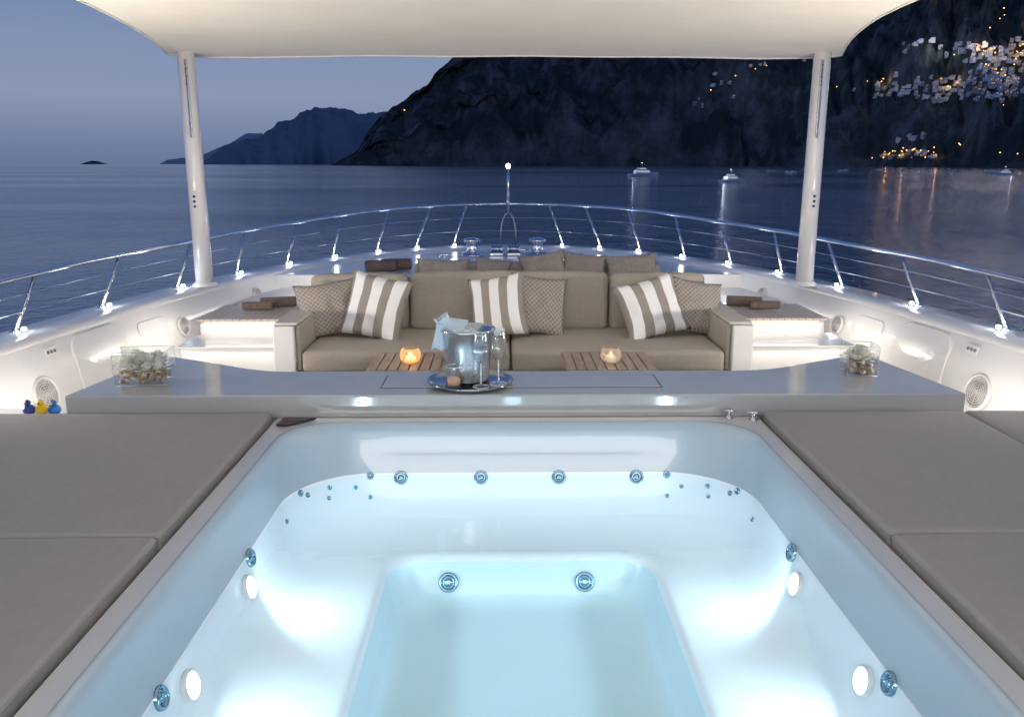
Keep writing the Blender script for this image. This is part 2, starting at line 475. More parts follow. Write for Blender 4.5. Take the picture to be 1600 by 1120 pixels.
for (s,b,nm) in bases:
    if b.y<4.5: continue
    q=b+nm*.06
    e=empty('courtesy_lamp',(q.x,q.y,.15),'small round white deck lamp at rail post base','deck lamp','lamps along the bulwark')
    lathe('lamp_base',[(.020,0),(.020,.008),(.015,.012)],M_chrome,e,segs=16)
    lathe('lamp_bulb',[(.012,.011),(.015,.018),(.013,.027),(.007,.032),(0,.033)],E_bulb,e,segs=14,caps=False)
    light('POINT','courtesy_light',(0,0,.08),.5,(.85,.93,1.),.025,parent=e)

# ------------------------------------------------------------------ awning + poles
awn=empty('awning',(0,0,2.0),'cream fabric sun awning stretched over the deck','awning')
def hw(y,u):
    am=.44 if u<0 else .58
    w0=2.80 if u<0 else 2.74
    if y>2.0: return w0-am*math.sin(math.pi*(7.25-y)/5.25) if y<7.25 else w0
    return w0-am*math.sin(math.pi*(2.0-y)/5.2)
NX,NY=60,80; V=[];F=[]
for j in range(NY+1):
    for i in range(NX+1):
        u=-1+2*i/NX
        yf=7.30-.18*(1-u*u)
        if abs(u)>.93: yf-=.14*((abs(u)-.93)/.07)**2
        y=-3.0+(yf+3.0)*(j/NY)**.9
        x=u*hw(y,u)
        e_=(1-u*u)*math.sin(math.pi*max(0,min(1,(y+3)/10.2)))
        z=-.0+.10*e_+.010*noise.noise(Vector((x*1.2,y*.8,3)))+.05*max(0,abs(u)-.75)
        V.append((x,y,z))
for j in range(NY):
    for i in range(NX):
        a=j*(NX+1)+i; F.append((a,a+1,a+NX+2,a+NX+1))
fab=mobj('awning_fabric',V,F,M_awn,awn,smooth=True)
edge=[V[j*(NX+1)] for j in range(NY+1)]+[V[NY*(NX+1)+i] for i in range(1,NX+1)]+[V[j*(NX+1)+NX] for j in range(NY-1,-1,-1)]
tube('awning_hem',edge,.009,M_awn,awn,6)
for x in (-2.58,2.49):
    e=empty('awning_pole',(x,7.0,.15),'white round pole holding up the cream awning','pole','poles carrying the awning')
    lathe('pole_tube',[(.072,0),(.070,1.0),(.066,1.86),(.02,1.875)],M_pole,e,segs=32)
    lathe('pole_foot',[(.10,0),(.10,.012),(.08,.03),(.074,.035)],M_white,e,segs=32,caps=False)
    sx=1 if x<0 else -1
    bm=bmesh.new(); box(bm,sx*.020-.010,sx*.020+.010,-.078,-.060,1.20,1.80); bobj('sail_track',bm,M_steel,e,bevel=.003)
    bm=bmesh.new()
    for k in range(6): box(bm,sx*.020-.005,sx*.020+.005,-.081,-.077,1.76-.03*k-.008,1.76-.03*k+.008)
    bobj('track_pin',bm,M_black,e)
    bm=bmesh.new(); box(bm,-.018,.018,-.077,-.069,.64,.78); bobj('switch_plate',bm,M_white,e,bevel=.004)
    for k,mm in ((.74,M_black),(.70,M_black),(.66,pmat('blue_button',(.02,.05,.25),.3))):
        lathe('switch_button',[(.011,0),(.011,.006),(.006,.009)],mm,e,loc=(0,-.077,k),rot=(math.radians(90),0,0),segs=14)

# ------------------------------------------------------------------ hot tub
tub=empty('hot_tub',(0,0,0),'square built-in hot tub with light blue glowing water','hot tub')
def rring(a,y0,y1,r,z,n=14):
    P=[]
    cy,hy=(y0+y1)/2,(y1-y0)/2
    C=[]
    for c,(sx,sy_) in enumerate([(1,1),(-1,1),(-1,-1),(1,-1)]):
        arc=[]
        for k in range(n+1):
            an=math.pi/2*c+math.pi/2*k/n
            arc.append((sx*(a-r)+r*math.cos(an), cy+sy_*(hy-r)+r*math.sin(an), z))
        C.append(arc)
    for c in range(4):
        P+=C[c]; p=Vector(C[c][-1]); q=Vector(C[(c+1)%4][0])
        for k in range(1,10): P.append(tuple(p.lerp(q,k/10)))
    return P
CY=2.40
def R(a,y1,r,z): return rring(a,2*CY-y1,y1,r,z)
def loft(name,rings,mat,parent,fill=True,smooth=True):
    V=[];F=[];m=len(rings[0])
    for rg in rings: V+=rg
    for i in range(len(rings)-1):
        for k in range(m): F.append((i*m+k,i*m+(k+1)%m,(i+1)*m+(k+1)%m,(i+1)*m+k))
    if fill: F.append(tuple((len(rings)-1)*m+k for k in range(m)))
    return mobj(name,V,F,mat,parent,smooth=smooth)
loft('tub_frame',[R(1.125,3.705,.03,-.05),R(1.125,3.705,.03,-.006),R(1.119,3.70,.03,0),R(1.048,3.63,.22,0.0)],M_frame,tub,fill=False,smooth=False)
M_lip = pmat('tub_lip_acrylic', (.38,.48,.56), .22, coat=.4, var=.02, vscale=2)
loft('tub_lip',[R(1.048,3.63,.22,.0),R(1.046,3.628,.22,.005),R(1.040,3.622,.23,.010),R(1.030,3.61,.24,.010),R(1.018,3.595,.26,.002),R(1.01,3.58,.28,-.03),R(.995,3.555,.32,-.12),R(.981,3.532,.36,-.195),R(.980,3.53,.36,-.20)],M_lip,tub,fill=False)
shell=loft('tub_shell',[R(.980,3.53,.36,-.20),R(.979,3.528,.36,-.205),
   R(.965,3.505,.37,-.28),R(.945,3.48,.37,-.34),R(.915,3.45,.365,-.385),R(.87,3.40,.35,-.42),R(.81,3.34,.31,-.442),R(.70,3.28,.22,-.452),R(.62,3.26,.17,-.452),R(.580,3.248,.157,-.452),R(.562,3.236,.152,-.455),R(.549,3.223,.148,-.464),R(.543,3.215,.146,-.478)],M_tub,tub,fill=False)
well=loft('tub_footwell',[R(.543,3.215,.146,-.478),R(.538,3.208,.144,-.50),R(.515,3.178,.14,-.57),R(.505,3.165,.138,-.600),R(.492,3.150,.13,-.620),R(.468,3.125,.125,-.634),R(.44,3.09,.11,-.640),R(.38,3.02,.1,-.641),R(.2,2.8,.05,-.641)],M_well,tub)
w=loft('tub_water',[R(.9785,3.5275,.36,-.207),R(.5,3.0,.1,-.207)],M_water,tub)
M_jet=pmat('jet_chrome',(.24,.40,.52),.15,1.)
def jet(p,n,r,name='jet'):
    e=empty(name); e.parent=tub; orient(e,Vector(p),Vector(n),Vector((0,0,1)) if abs(n[2])<.9 else Vector((0,1,0)))
    lathe('jet_ring',[(r,-.002),(r*.98,.008),(r*.85,.012),(r*.68,.008),(r*.6,.002)],M_jet,e,segs=24,caps=False)
    lathe('jet_nozzle',[(r*.6,.002),(r*.5,-.002),(r*.42,.006),(r*.25,.010),(0,.008)],M_jet,e,segs=20,caps=False)
def sjet(p,n,r):
    e=empty('small_jet'); e.parent=tub; orient(e,Vector(p),Vector(n))
    lathe('small_jet_nozzle',[(r,-.002),(r,.004),(r*.6,.007),(r*.5,.002),(0,.001)],M_jet,e,segs=14,caps=False)
for x in (-.53,-.17,.18,.53): jet((x,3.524,-.222),(0,-1,.45),.032)
for s,yy in ((-1,(2.74,1.94)),(1,(2.76,1.98))):
    for y in yy: jet((s*.975,y,-.218),(-s,0,.25),.034)
for x in (-.30,.27): jet((x,3.178,-.553),(0,-1,.45),.042)
for s in (-1,1):
    def cpt(ang,z):
        T=[(-.12,.995,3.555,.32),(-.20,.98,3.53,.36),(-.28,.965,3.505,.37),(-.35,.94,3.475,.37)]
        for a,b in zip(T,T[1:]):
            if a[0]>=z>=b[0]:
                f=(a[0]-z)/(a[0]-b[0]); h=a[1]+(b[1]-a[1])*f; y1=a[2]+(b[2]-a[2])*f; r=a[3]+(b[3]-a[3])*f
        an=math.radians(ang); return (s*(h-r+r*math.cos(an)),y1-r+r*math.sin(an),z),(-s*math.cos(an),-math.sin(an),.3)
    for ang,z,r in ((82,-.212,.017),(70,-.255,.010),(52,-.235,.011),(50,-.275,.010),(34,-.235,.012),(28,-.216,.015),(8,-.28,.011),(78,-.30,.010)):
        p,n=cpt(ang,z); sjet(p,n,r)
    for y in (2.65,2.09,1.50):
        e=empty('tub_lamp'); e.parent=tub; p=(s*.955,y,-.285); orient(e,Vector(p),Vector((-s,0,.25)))
        lathe('lamp_ring',[(.045,-.012),(.045,.006),(.038,.009)],M_white,e,segs=24,caps=False)
        lathe('lamp_lens',[(.038,.007),(.025,.016),(0,.020)],E_tub,e,segs=24,caps=False)
        light('AREA','tub_light',(s*.915,y,-.255),2.5,(.62,.84,1.),.08,direction=(-s,.75 if y>2.5 else .2,.0),shape='DISK',spread=165)
light('AREA','footwell_light',(0,1.72,-.50),.4,(.60,.84,1.),.12,direction=(0,1,-.1),shape='DISK',spread=140)

bm=bmesh.new()
for s in (-1,1):
    box(bm,min(s*1.127,s*3.3),max(s*1.127,s*3.3),-.5,3.715,-.70,-.035)
box(bm,-1.1,1.1,-.5,1.09,-.70,-.036); box(bm,-1.12,1.12,3.707,3.735,-.70,-.006)
sur=bobj('tub_surround',bm,M_frame,yacht)

def pad(x0,x1,y0,y1,label,seed):
    b=((x0+x1)/2,(y0+y1)/2,-.035)
    e=empty('sun_pad',b,label,'sun pad','sun pads around the hot tub')
    cushion('pad_cushion',x0,x1,y0,y1,-.033,.036,M_pad,e,r=.014,puff=(0,0,.003),wr=.0012,base=b,seed=seed,step=.06)
    pts=[]
    z=.015-b[2]; r_=.014
    hx,hy=(x1-x0)/2+.001,(y1-y0)/2+.001
    for (cx,cy,a0) in ((hx-r_,hy-r_,0),(-hx+r_,hy-r_,90),(-hx+r_,-hy+r_,180),(hx-r_,-hy+r_,270)):
        for k in range(4):
            a=math.radians(a0+k*30); pts.append((cx+r_*math.cos(a),cy+r_*math.sin(a),z+.008))
    tube('pad_piping',pts,.003,M_pad,e,6,closed=True)
pad(-3.1,-1.135,2.394,3.69,'flat taupe sun pad beside the hot tub near the counter',1)
pad(-3.1,-1.135,.7,2.380,'flat taupe sun pad lying beside the hot tub',2)
pad(1.135,2.062,2.394,3.69,'flat taupe sun pad beside the hot tub near the taps',3)
pad(1.135,3.1,.7,2.380,'long taupe sun pad lying beside the hot tub',4)
pad(2.074,3.1,2.394,3.69,'taupe sun pad at the bulwark side',5)

for (x,y) in ((1.085,3.66),(.98,3.69)):
    e=empty('tap',(x,y,.0),'small chrome cross-handle tap at the tub corner','tap','taps of the hot tub')
    lathe('tap_stem',[(.022,0),(.022,.006),(.010,.012),(.010,.03)],M_chrome,e,segs=16)
    V,F=join_data([tube_data([(-.035,.01,.033),(0,0,.035),(.035,-.01,.033)],[.005,.007,.005],8),tube_data([(-.01,-.035,.033),(0,0,.035),(.01,.035,.033)],[.005,.007,.005],8)])
    mobj('tap_handle',V,F,M_chrome,e,smooth=True)
e=empty('tub_control',(-1.03,3.65,.003),'small dark control panel with red mark on tub corner','control panel')
bm=bmesh.new()
v=[bm.verts.new(p) for p in ((-.06,-.07,0),(-.01,-.075,0),(.10,.03,0),(-.05,.035,0))]
f=bm.faces.new(v); r=bmesh.ops.extrude_face_region(bm,geom=[f]); bmesh.ops.translate(bm,verts=[q for q in r['geom'] if isinstance(q,bmesh.types.BMVert)],vec=(0,0,.012))
bobj('control_plate',bm,M_black,e,bevel=.004)
bm=bmesh.new(); box(bm,-.035,.01,-.02,-.005,.012,.016); bobj('control_button',bm,pmat('red_mark',(.30,.03,.02),.4),e,bevel=.002)

# ------------------------------------------------------------------ counter
cnt=empty('bar_counter',(0,4.0,-.5),'glossy grey bar counter with flared ends behind the hot tub','counter')
def cb(z): return z+.5
def curve_edge(s):
    P=[(1.985,4.60)]
    for k in range(0,9):
        f=k/8
        # straight diagonal then a short curve into the long edge
        x=1.50-(1.50-1.15)*f; y=4.33-.12*(1-(1-f)**2)
        P.append((x,y))
    return [(s*x,y) for x,y in P]
right=curve_edge(1); left=curve_edge(-1)
outline=[(-2.11,3.745),(2.11,3.745)]+right+left[::-1]
V=[(x,y-4.0,cb(.10)) for x,y in outline]+[(x,y-4.0,cb(-.012)) for x,y in outline]
n=len(outline); F=[tuple(range(n)),tuple(range(2*n-1,n-1,-1))]+[(k,n+k,n+(k+1)%n,(k+1)%n) for k in range(n)]
o=mobj('counter_top',V,F,M_counter,cnt)
b=o.modifiers.new('bevel','BEVEL'); b.width=.010; b.segments=4; b.limit_method='ANGLE'; b.angle_limit=math.radians(25)
bm=bmesh.new(); box(bm,-1.9,1.9,3.80-4,4.12-4,-.05,cb(-.014)); bobj('counter_base',bm,M_wall,cnt,bevel=.005)
bm=bmesh.new()
x0,x1,y0,y1=-.66,.70,3.87-4,4.11-4; g=.004; z0,z1=cb(.1005),cb(.1025)
box(bm,x0,x1,y0,y0+g,z0,z1); box(bm,x0,x1,y1-g,y1,z0,z1); box(bm,x0,x0+g,y0+g,y1-g,z0,z1); box(bm,x1-g,x1,y0+g,y1-g,z0,z1)
bobj('hatch_groove',bm,M_dark,cnt)
bm=bmesh.new(); box(bm,x0+.008,x1-.008,y0+.008,y1-.008,z0,cb(.104)); bobj('hatch_lid',bm,M_counter,cnt,bevel=.0015)

# ------------------------------------------------------------------ sofa
sofa=empty('sofa',(0,5.5,-.55),'long beige upholstered deck sofa with loose cushions','sofa')
SB=(0,5.5,-.55)
def sb(n,x0,x1,y0,y1,z0,z1,m,bv=.01): return boxo(n,x0,x1,y0-SB[1],y1-SB[1],z0-SB[2],z1-SB[2],m,sofa,bevel=bv)
sb('sofa_base',-1.36,1.36,5.16,5.95,-.548,-.135,M_white)
sb('sofa_back_panel',-1.36,1.36,5.95,6.02,-.5,.30,M_white)
for s in (-1,1):
    sb('armrest',min(s*1.365,s*1.50),max(s*1.365,s*1.50),5.07,6.0,-.548,.170,M_white,.012)
    cushion('armrest_pad',min(s*1.345,s*1.49),max(s*1.345,s*1.49),5.09,6.0,.172,.19,M_arm,sofa,r=.008,puff=(0,0,.002),base=SB)
    cushion('armrest_pad',min(s*1.335,s*1.364),max(s*1.335,s*1.364),5.10,5.9,-.12,.17,M_sofa,sofa,r=.012,puff=(0,0,.0),base=SB)
cushion('seat_cushion',-1.33,-.025,5.08,5.88,-.13,.005,M_sofa,sofa,r=.03,puff=(0,.01,.012),wr=.004,base=SB,seed=1)
cushion('seat_cushion',-.015,1.33,5.08,5.88,-.13,.005,M_sofa,sofa,r=.03,puff=(0,.01,.012),wr=.004,base=SB,seed=2)
for (x0,x1,zt,sd) in ((-1.42,-.735,.385,3),(-.725,.675,.40,4),(.685,1.36,.39,5)):
    c=cushion('back_cushion',x0,x1,5.80,5.95,-.0,zt,M_sofa,sofa,r=.045,puff=(0,.025,.012),wr=.006,base=SB,seed=sd)
    c.rotation_euler=(math.radians(-4),0,0)
PL_=[(-1.25,5.60,.190,.44,.39,.16,M_lattice,.38,.15,-.13,'taupe pillow with fine lattice pattern on the sofa end'),
 (-.92,5.52,.215,.43,.45,.17,M_stripe,.35,-.12,.20,'white and taupe striped pillow leaning on the sofa'),
 (-.10,5.53,.215,.40,.44,.16,M_stripe,.38,-.30,-.20,'white and taupe striped pillow in middle of the sofa'),
 (.17,5.62,.205,.40,.42,.15,M_lattice,.38,.25,.16,'taupe lattice-patterned pillow in middle of the sofa'),
 (.93,5.52,.205,.45,.42,.17,M_stripe,.38,.14,-.24,'striped white and taupe pillow at sofa end'),
 (1.25,5.62,.195,.40,.39,.15,M_lattice,.38,.3,.20,'taupe lattice pillow beside the armrest')]
for i,(x,y,z,w_,h_,t_,m,l,yw,ro,lab) in enumerate(PL_):
    pillow((x,y,z),w_,h_,t_,m,l,yw,ro,lab,seed=i*1.7)

# ------------------------------------------------------------------ forward lounge
fl=empty('sun_lounge',(0,7.2,-.55),'beige sun lounge with backrest behind the sofa','sun lounge')
FB=(0,7.2,-.55)
boxo('lounge_base',-1.45,1.45,6.05-7.2,7.98-7.2,0,.58,M_white,fl)
cushion('lounge_cushion',-1.4,1.4,6.1,7.7,.035,.13,M_sofa,fl,r=.03,puff=(0,0,.01),base=FB)
cushion('lounge_backrest',-.90,.25,7.78,7.95,.05,.24,M_sofa,fl,r=.035,puff=(0,.015,.01),wr=.004,base=FB,seed=8)
cushion('lounge_backrest',.26,1.42,7.78,7.95,.05,.24,M_sofa,fl,r=.035,puff=(0,.015,.01),wr=.004,base=FB,seed=9)
for i,(x,z,w_,m,ro,lab) in enumerate([(-.62,.215,.5,M_tan,.02,'plain tan pillow on the sun lounge'),(-.16,.215,.34,M_lattice,.12,'small taupe lattice pillow on the sun lounge'),(.30,.265,.44,M_tan,-.16,'tan pillow on the sun lounge backrest'),(.68,.26,.42,M_lattice,.12,'taupe lattice pillow on the sun lounge'),(1.12,.25,.50,M_tan,-.08,'wide tan pillow at the lounge end')]):
    pillow((x,7.66,z-.03),w_,.24,.13,m,.3,0,ro,lab,seed=20+i,group='pillows on the sun lounge')

def towel(loc,rot,r,L,label):
    e=empty('towel_roll',loc,label,'towel','rolled towels',rot=rot)
    prof=[(0,-L/2+.004),(r*.3,-L/2),(r*.35,-L/2+.006),(r*.6,-L/2),(r*.66,-L/2+.006),(r*.93,-L/2),(r,-L/2+.012),(r*1.03,0),(r,L/2-.012),(r*.93,L/2),(r*.66,L/2-.006),(r*.6,L/2),(r*.35,L/2-.006),(r*.3,L/2),(0,L/2-.004)]
    V,F=lathe_data(prof,24)
    V=[Vector((v.z,v.x,v.y+r)) for v in V]
    mobj('towel_cloth',V,F,M_brown,e,smooth=True)
for k,(x,y,r) in enumerate([(-1.28,8.25,.055),(-1.14,8.38,.055)]): towel((x,y,.112),(0,0,.25),r,.30,'rolled dark brown towel lying on the foredeck')
for s in (-1,1):
    towel((s*1.76,6.22,.099),(0,0,s*-.3),.038,.26,'rolled dark brown towel on the teak step')
    towel((s*1.88,6.10,.099),(0,0,s*-.1),.030,.22,'small rolled brown towel on the teak step')

# ------------------------------------------------------------------ steps
for s in (-1,1):
    cx=s*1.86
    e=empty('side_steps',(cx,5.85,-.55),'two white lit steps with teak top beside the sofa','steps','steps beside the sofa')
    def sbx(n,x0,x1,y0,y1,z0,z1,m,bv=.006,sg=3): return boxo(n,x0,x1,y0-5.85,y1-5.85,z0+.55,z1+.55,m,e,bevel=bv,seg=sg)
    sbx('upper_riser',-.345,.355,5.765,6.34,-.548,.072,M_white,.03,5)
    sbx('tread',-.35,.36,5.735,6.36,.074,.094,M_teak_x,.008)
    sbx('lower_riser',-.345,.395,5.365,5.764,-.548,-.032,M_white,.03,5)
    sbx('lower_tread',-.35,.40,5.345,5.763,-.030,-.018,M_white,.005)
    sbx('led_strip',-.30,.30,5.752,5.764,.060,.071,E_strip,0)
    light('AREA','step_light',(cx,5.745,.065),.32,(1,.90,.78),.6,direction=(0,-.6,-1),shape='RECTANGLE',sy=.02)
    light('AREA','step_light',(cx,5.335,-.04),.45,(1,.90,.78),.6,direction=(0,-.5,-1),shape='RECTANGLE',sy=.02)
    light('AREA','outboard_light',(s*2.28,6.0,.03),2.6,(1,.91,.80),.6,direction=(s*.6,0,-1),shape='RECTANGLE',sy=.03)
    light('AREA','wall_wash',(s*2.35,4.35,-.30),4.2,(1,.92,.84),.5,direction=(s*1,.2,.35),shape='RECTANGLE',sy=.05)
    light('AREA','wall_wash',(s*1.62,7.6,.13),2.0,(1,.93,.85),.5,direction=(s*1,0,-.1),shape='RECTANGLE',sy=.05)
    light('AREA','awning_fill_light',(s*3.0,4.0,.2),62,(1,.90,.77),.35,direction=(-s*.75,.35,1),shape='DISK')  # unseen fill light added at each side to brighten the awning

# ------------------------------------------------------------------ coffee tables
M_tk=pmat('teak_plank',(.37,.285,.21),.45,var=.25,vscale=8,stretch=(6,1,1)); M_tkf=pmat('teak_frame',(.30,.22,.16),.45,var=.2,vscale=10)
for (x0,x1,lab) in ((-.82,-.30,'slatted teak coffee table with a glowing candle'),(.28,.78,'slatted teak coffee table with a glass candle holder')):
    cx=(x0+x1)/2; e=empty('coffee_table',(cx,4.62,-.55),lab,'table','teak coffee tables')
    hwid=(x1-x0)/2
    bm=bmesh.new(); nb=9; pw=(x1-x0)/nb
    for k in range(nb): box(bm,-hwid+k*pw+.003,-hwid+(k+1)*pw-.003,-.21,.21,.585,.605)
    bobj('table_top',bm,M_tk,e,bevel=.003)
    bm=bmesh.new(); box(bm,-hwid,hwid,.212,.235,.58,.604); box(bm,-hwid,hwid,-.235,-.212,.58,.604); box(bm,-hwid+.02,hwid-.02,-.2,.2,.56,.582); bobj('table_frame',bm,M_tkf,e,bevel=.003)
    for sx in (-1,1):
        for sy_ in (-1,1):
            tube('leg',[(sx*(hwid-.05),sy_*.16,0),(sx*(hwid-.05),sy_*.16,.56)],[.015,.02],M_steel,e,8)
for (x,y,lab,lit) in ((-.59,4.57,'round glass candle holder glowing warm orange',True),(.54,4.58,'round clear glass candle holder with pale candle',False)):
    e=empty('candle_holder',(x,y,.056),lab,'candle','candle holders on the tables')
    m,nt,out=new_mat('frosted_candle_glass')
    tr=nt.nodes.new('ShaderNodeBsdfTransparent'); tr.inputs[0].default_value=(1,.90,.74,1) if lit else (.95,.95,.93,1)
    tl=nt.nodes.new('ShaderNodeBsdfTranslucent'); tl.inputs[0].default_value=(1,.74,.44,1) if lit else (.85,.80,.74,1)
    mx=nt.nodes.new('ShaderNodeMixShader'); mx.inputs[0].default_value=.38
    gl=nt.nodes.new('ShaderNodeBsdfGlossy'); gl.inputs['Roughness'].default_value=.08; mx2=nt.nodes.new('ShaderNodeMixShader'); mx2.inputs[0].default_value=.08
    nt.links.new(tr.outputs[0],mx.inputs[1]); nt.links.new(tl.outputs[0],mx.inputs[2]); nt.links.new(mx.outputs[0],mx2.inputs[1]); nt.links.new(gl.outputs[0],mx2.inputs[2]); nt.links.new(mx2.outputs[0],out.inputs[0])
    lathe('glass_bowl',[(0,.0),(.034,.001),(.050,.012),(.060,.038),(.057,.066),(.044,.088)],m,e,segs=28,caps=False)
    wax=pmat('candle_wax',(.85,.78,.66),.5,emis=(1,.52,.2) if lit else (1,.7,.45),es=1.1 if lit else .35)
    lathe('candle_wax',[(0,.007),(.032,.008),(.033,.035),(.026,.038),(0,.036)],wax,e,segs=20,caps=False)
    lathe('candle_flame',[(0,.038),(.006,.043),(.007,.05),(.003,.062),(0,.068)],E_flame if lit else emit('faint_flame',(1,.6,.3),4.),e,segs=10,caps=False)
    light('POINT','candle_light',(0,0,.055),.35 if lit else .12,(1,.58,.28),.012,parent=e)

# ------------------------------------------------------------------ things on counter
CT=.1045
tray=empty('serving_tray',(-.23,3.95,CT),'round polished steel tray holding the ice bucket','tray')
lathe('tray_dish',[(0,.004),(.175,.004),(.185,.008),(.205,.020),(.212,.020),(.208,.013),(.19,.0),(0,.0)],pmat('tray_steel',(.42,.45,.48),.14,1.),tray,segs=56,caps=False)
bz=CT+.006
bk=empty('ice_bucket',(-.245,4.0,bz),'brushed steel champagne bucket standing on the tray','ice bucket')
lathe('bucket_shell',[(.001,0),(.098,0),(.106,.006),(.111,.06),(.122,.17),(.133,.245),(.139,.25),(.141,.257),(.136,.260),(.128,.254),(.117,.17),(.106,.06),(.098,.01),(0.001,.01)],M_steel,bk,segs=48,caps=False)
for s in (-1,1):
    tube('bucket_handle',[(s*(.127+.016*math.sin(a)),0,.205+.018*math.cos(a)) for a in [math.pi*q/8 for q in range(9)]],.004,M_chrome,bk,8)
parts=[]
for k in range(26):
    a=random.random()*6.28; rr=.085*math.sqrt(random.random()); c=Vector((rr*math.cos(a),rr*math.sin(a),.215+random.random()*.03))
    v,f=cushion_data(.034,.034,.034,.006,step=.05); rm=Matrix.Rotation(random.random()*3,3,Vector((random.random(),random.random(),1)).normalized())
    parts.append(([rm@q+c for q in v],f))
V,F=join_data(parts); mobj('ice_cubes',V,F,pmat('ice',(.75,.82,.88),.15,spec=.8),bk,smooth=True)
bt=empty('champagne_bottle',(-.245,4.0,bz+.05),'dark green bottle leaning in the ice bucket','bottle',rot=(0,math.radians(-22),0))
lathe('bottle_glass',[(0,0),(.038,.002),(.042,.01),(.042,.13),(.036,.165),(.018,.21),(.014,.25),(.016,.262),(.014,.27),(0,.27)],pmat('bottle_green',(.01,.03,.015),.08,coat=1),bt,segs=28,caps=False)
lathe('bottle_foil',[(.0195,.205),(.0155,.25),(.0175,.262),(.0155,.273),(0,.274)],pmat('bottle_foil',(.5,.4,.2),.3,.9),bt,segs=20,caps=False)
M_nap=pmat('blue_napkin',(.50,.63,.74),.85)
parts=[]
def skirt(c,axis,h,r0,r1,folds,amp,ph,nA=64,nH=14,sq=1.):
    V=[];F=[]
    ax=Vector(axis).normalized(); x=ax.orthogonal().normalized(); y=ax.cross(x)
    for j in range(nH+1):
        f=j/nH
        for i in range(nA):
            a=2*math.pi*i/nA; r=(r0+(r1-r0)*f**.8)*(1+amp*(.25+.75*f)*math.sin(folds*a+ph+f*1.2)+amp*.5*f*math.sin((folds*2+1)*a+ph*2))
            V.append(Vector(c)+ax*(h*f)+x*(r*math.cos(a))+y*(r*math.sin(a)*sq)+Vector((0,0,.008*f*math.sin(3*a+ph))))
    for j in range(nH):
        for i in range(nA): F.append((j*nA+i,j*nA+(i+1)%nA,(j+1)*nA+(i+1)%nA,(j+1)*nA+i))
    return V,F
parts.append(skirt((-.350,3.985,bz+.268),(-.35,-.1,.9),.050,.030,.036,5,.14,.4))
parts.append(skirt((-.350,3.985,bz+.285),(.75,-.1,-.28),.10,.034,.048,5,.16,1.3,sq=.6))
parts.append(skirt((-.365,3.965,bz+.285),(-.10,-.14,-.98),.12,.032,.044,5,.16,2.4,sq=.5))
V,F=join_data(parts)
nap=mobj('napkin',[v-Vector((-.35,3.98,bz+.3)) for v in V],F,M_nap,None,(-.35,3.98,bz+.30),smooth=True)
sm=nap.modifiers.new('t','SOLIDIFY'); sm.thickness=.003
tag(nap,'pale blue cloth napkin draped over the ice bucket','napkin')
M_stem=thin_glass('stemware_glass',(.94,.965,.98),base=.10,power=2.2,amp=.8,rough=.03)
M_edge=pmat('glass_edge',(.80,.86,.88),.1,spec=1)
def wineglass(x,y,sc,lab):
    e=empty('wine_glass',(x,y,bz),lab,'wine glass','glasses on the tray')
    p=[(.034,.001),(.012,.006),(.0045,.02),(.004,.085),(.010,.098),(.024,.115),(.033,.145),(.033,.18),(.027,.225)]
    lathe('glass_body',[(a*sc,b*sc) for a,b in p],M_stem,e,segs=32,caps=False)
    V1=tube_data([(.027*sc*math.cos(a),.027*sc*math.sin(a),.225*sc) for a in [6.2832*q/28 for q in range(28)]],.0014,5,closed=True)
    V2=tube_data([(.034*sc*math.cos(a),.034*sc*math.sin(a),.002) for a in [6.2832*q/28 for q in range(28)]],.0016,5,closed=True)
    V3=tube_data([(0,0,.012),(0,0,.10*sc)],[.0040,.0032],8)
    V,F=join_data([V1,V2,V3]); mobj('glass_rim',V,F,M_edge,e,smooth=True)
wineglass(-.175,3.85,1.14,'clear stemmed wine glass standing on the tray'); wineglass(-.092,3.90,1.20,'tall clear wine glass beside the ice bucket')
e=empty('tumbler',(-.305,3.86,bz),'small amber candle tumbler on the tray','tumbler')
lathe('tumbler_glass',[(0,0.001),(.034,.001),(.040,.10)],M_stem,e,segs=28,caps=False)
tube('tumbler_rim',[(.040*math.cos(a),.040*math.sin(a),.10) for a in [6.2832*q/28 for q in range(28)]],.0012,M_edge,e,5,closed=True)
lathe('tumbler_drink',[(0,.009),(.026,.010),(.031,.018),(.033,.036),(.028,.042),(0,.040)],pmat('amber_wax',(.62,.42,.27),.3,emis=(1,.45,.18),es=.12),e,segs=24,caps=False)
M_vase=thin_glass('vase_glass',(.955,.975,.975),base=.07,power=2.5,amp=.5); M_peb=pmat('pebbles',(.42,.33,.26),.5,var=.5,vscale=30); M_pet=pmat('white_petals',(.88,.87,.80),.7); M_leaf=pmat('leaf_green',(.14,.22,.10),.5)
M_vedge=pmat('vase_edge_glass',(.46,.54,.54),.1,spec=1)
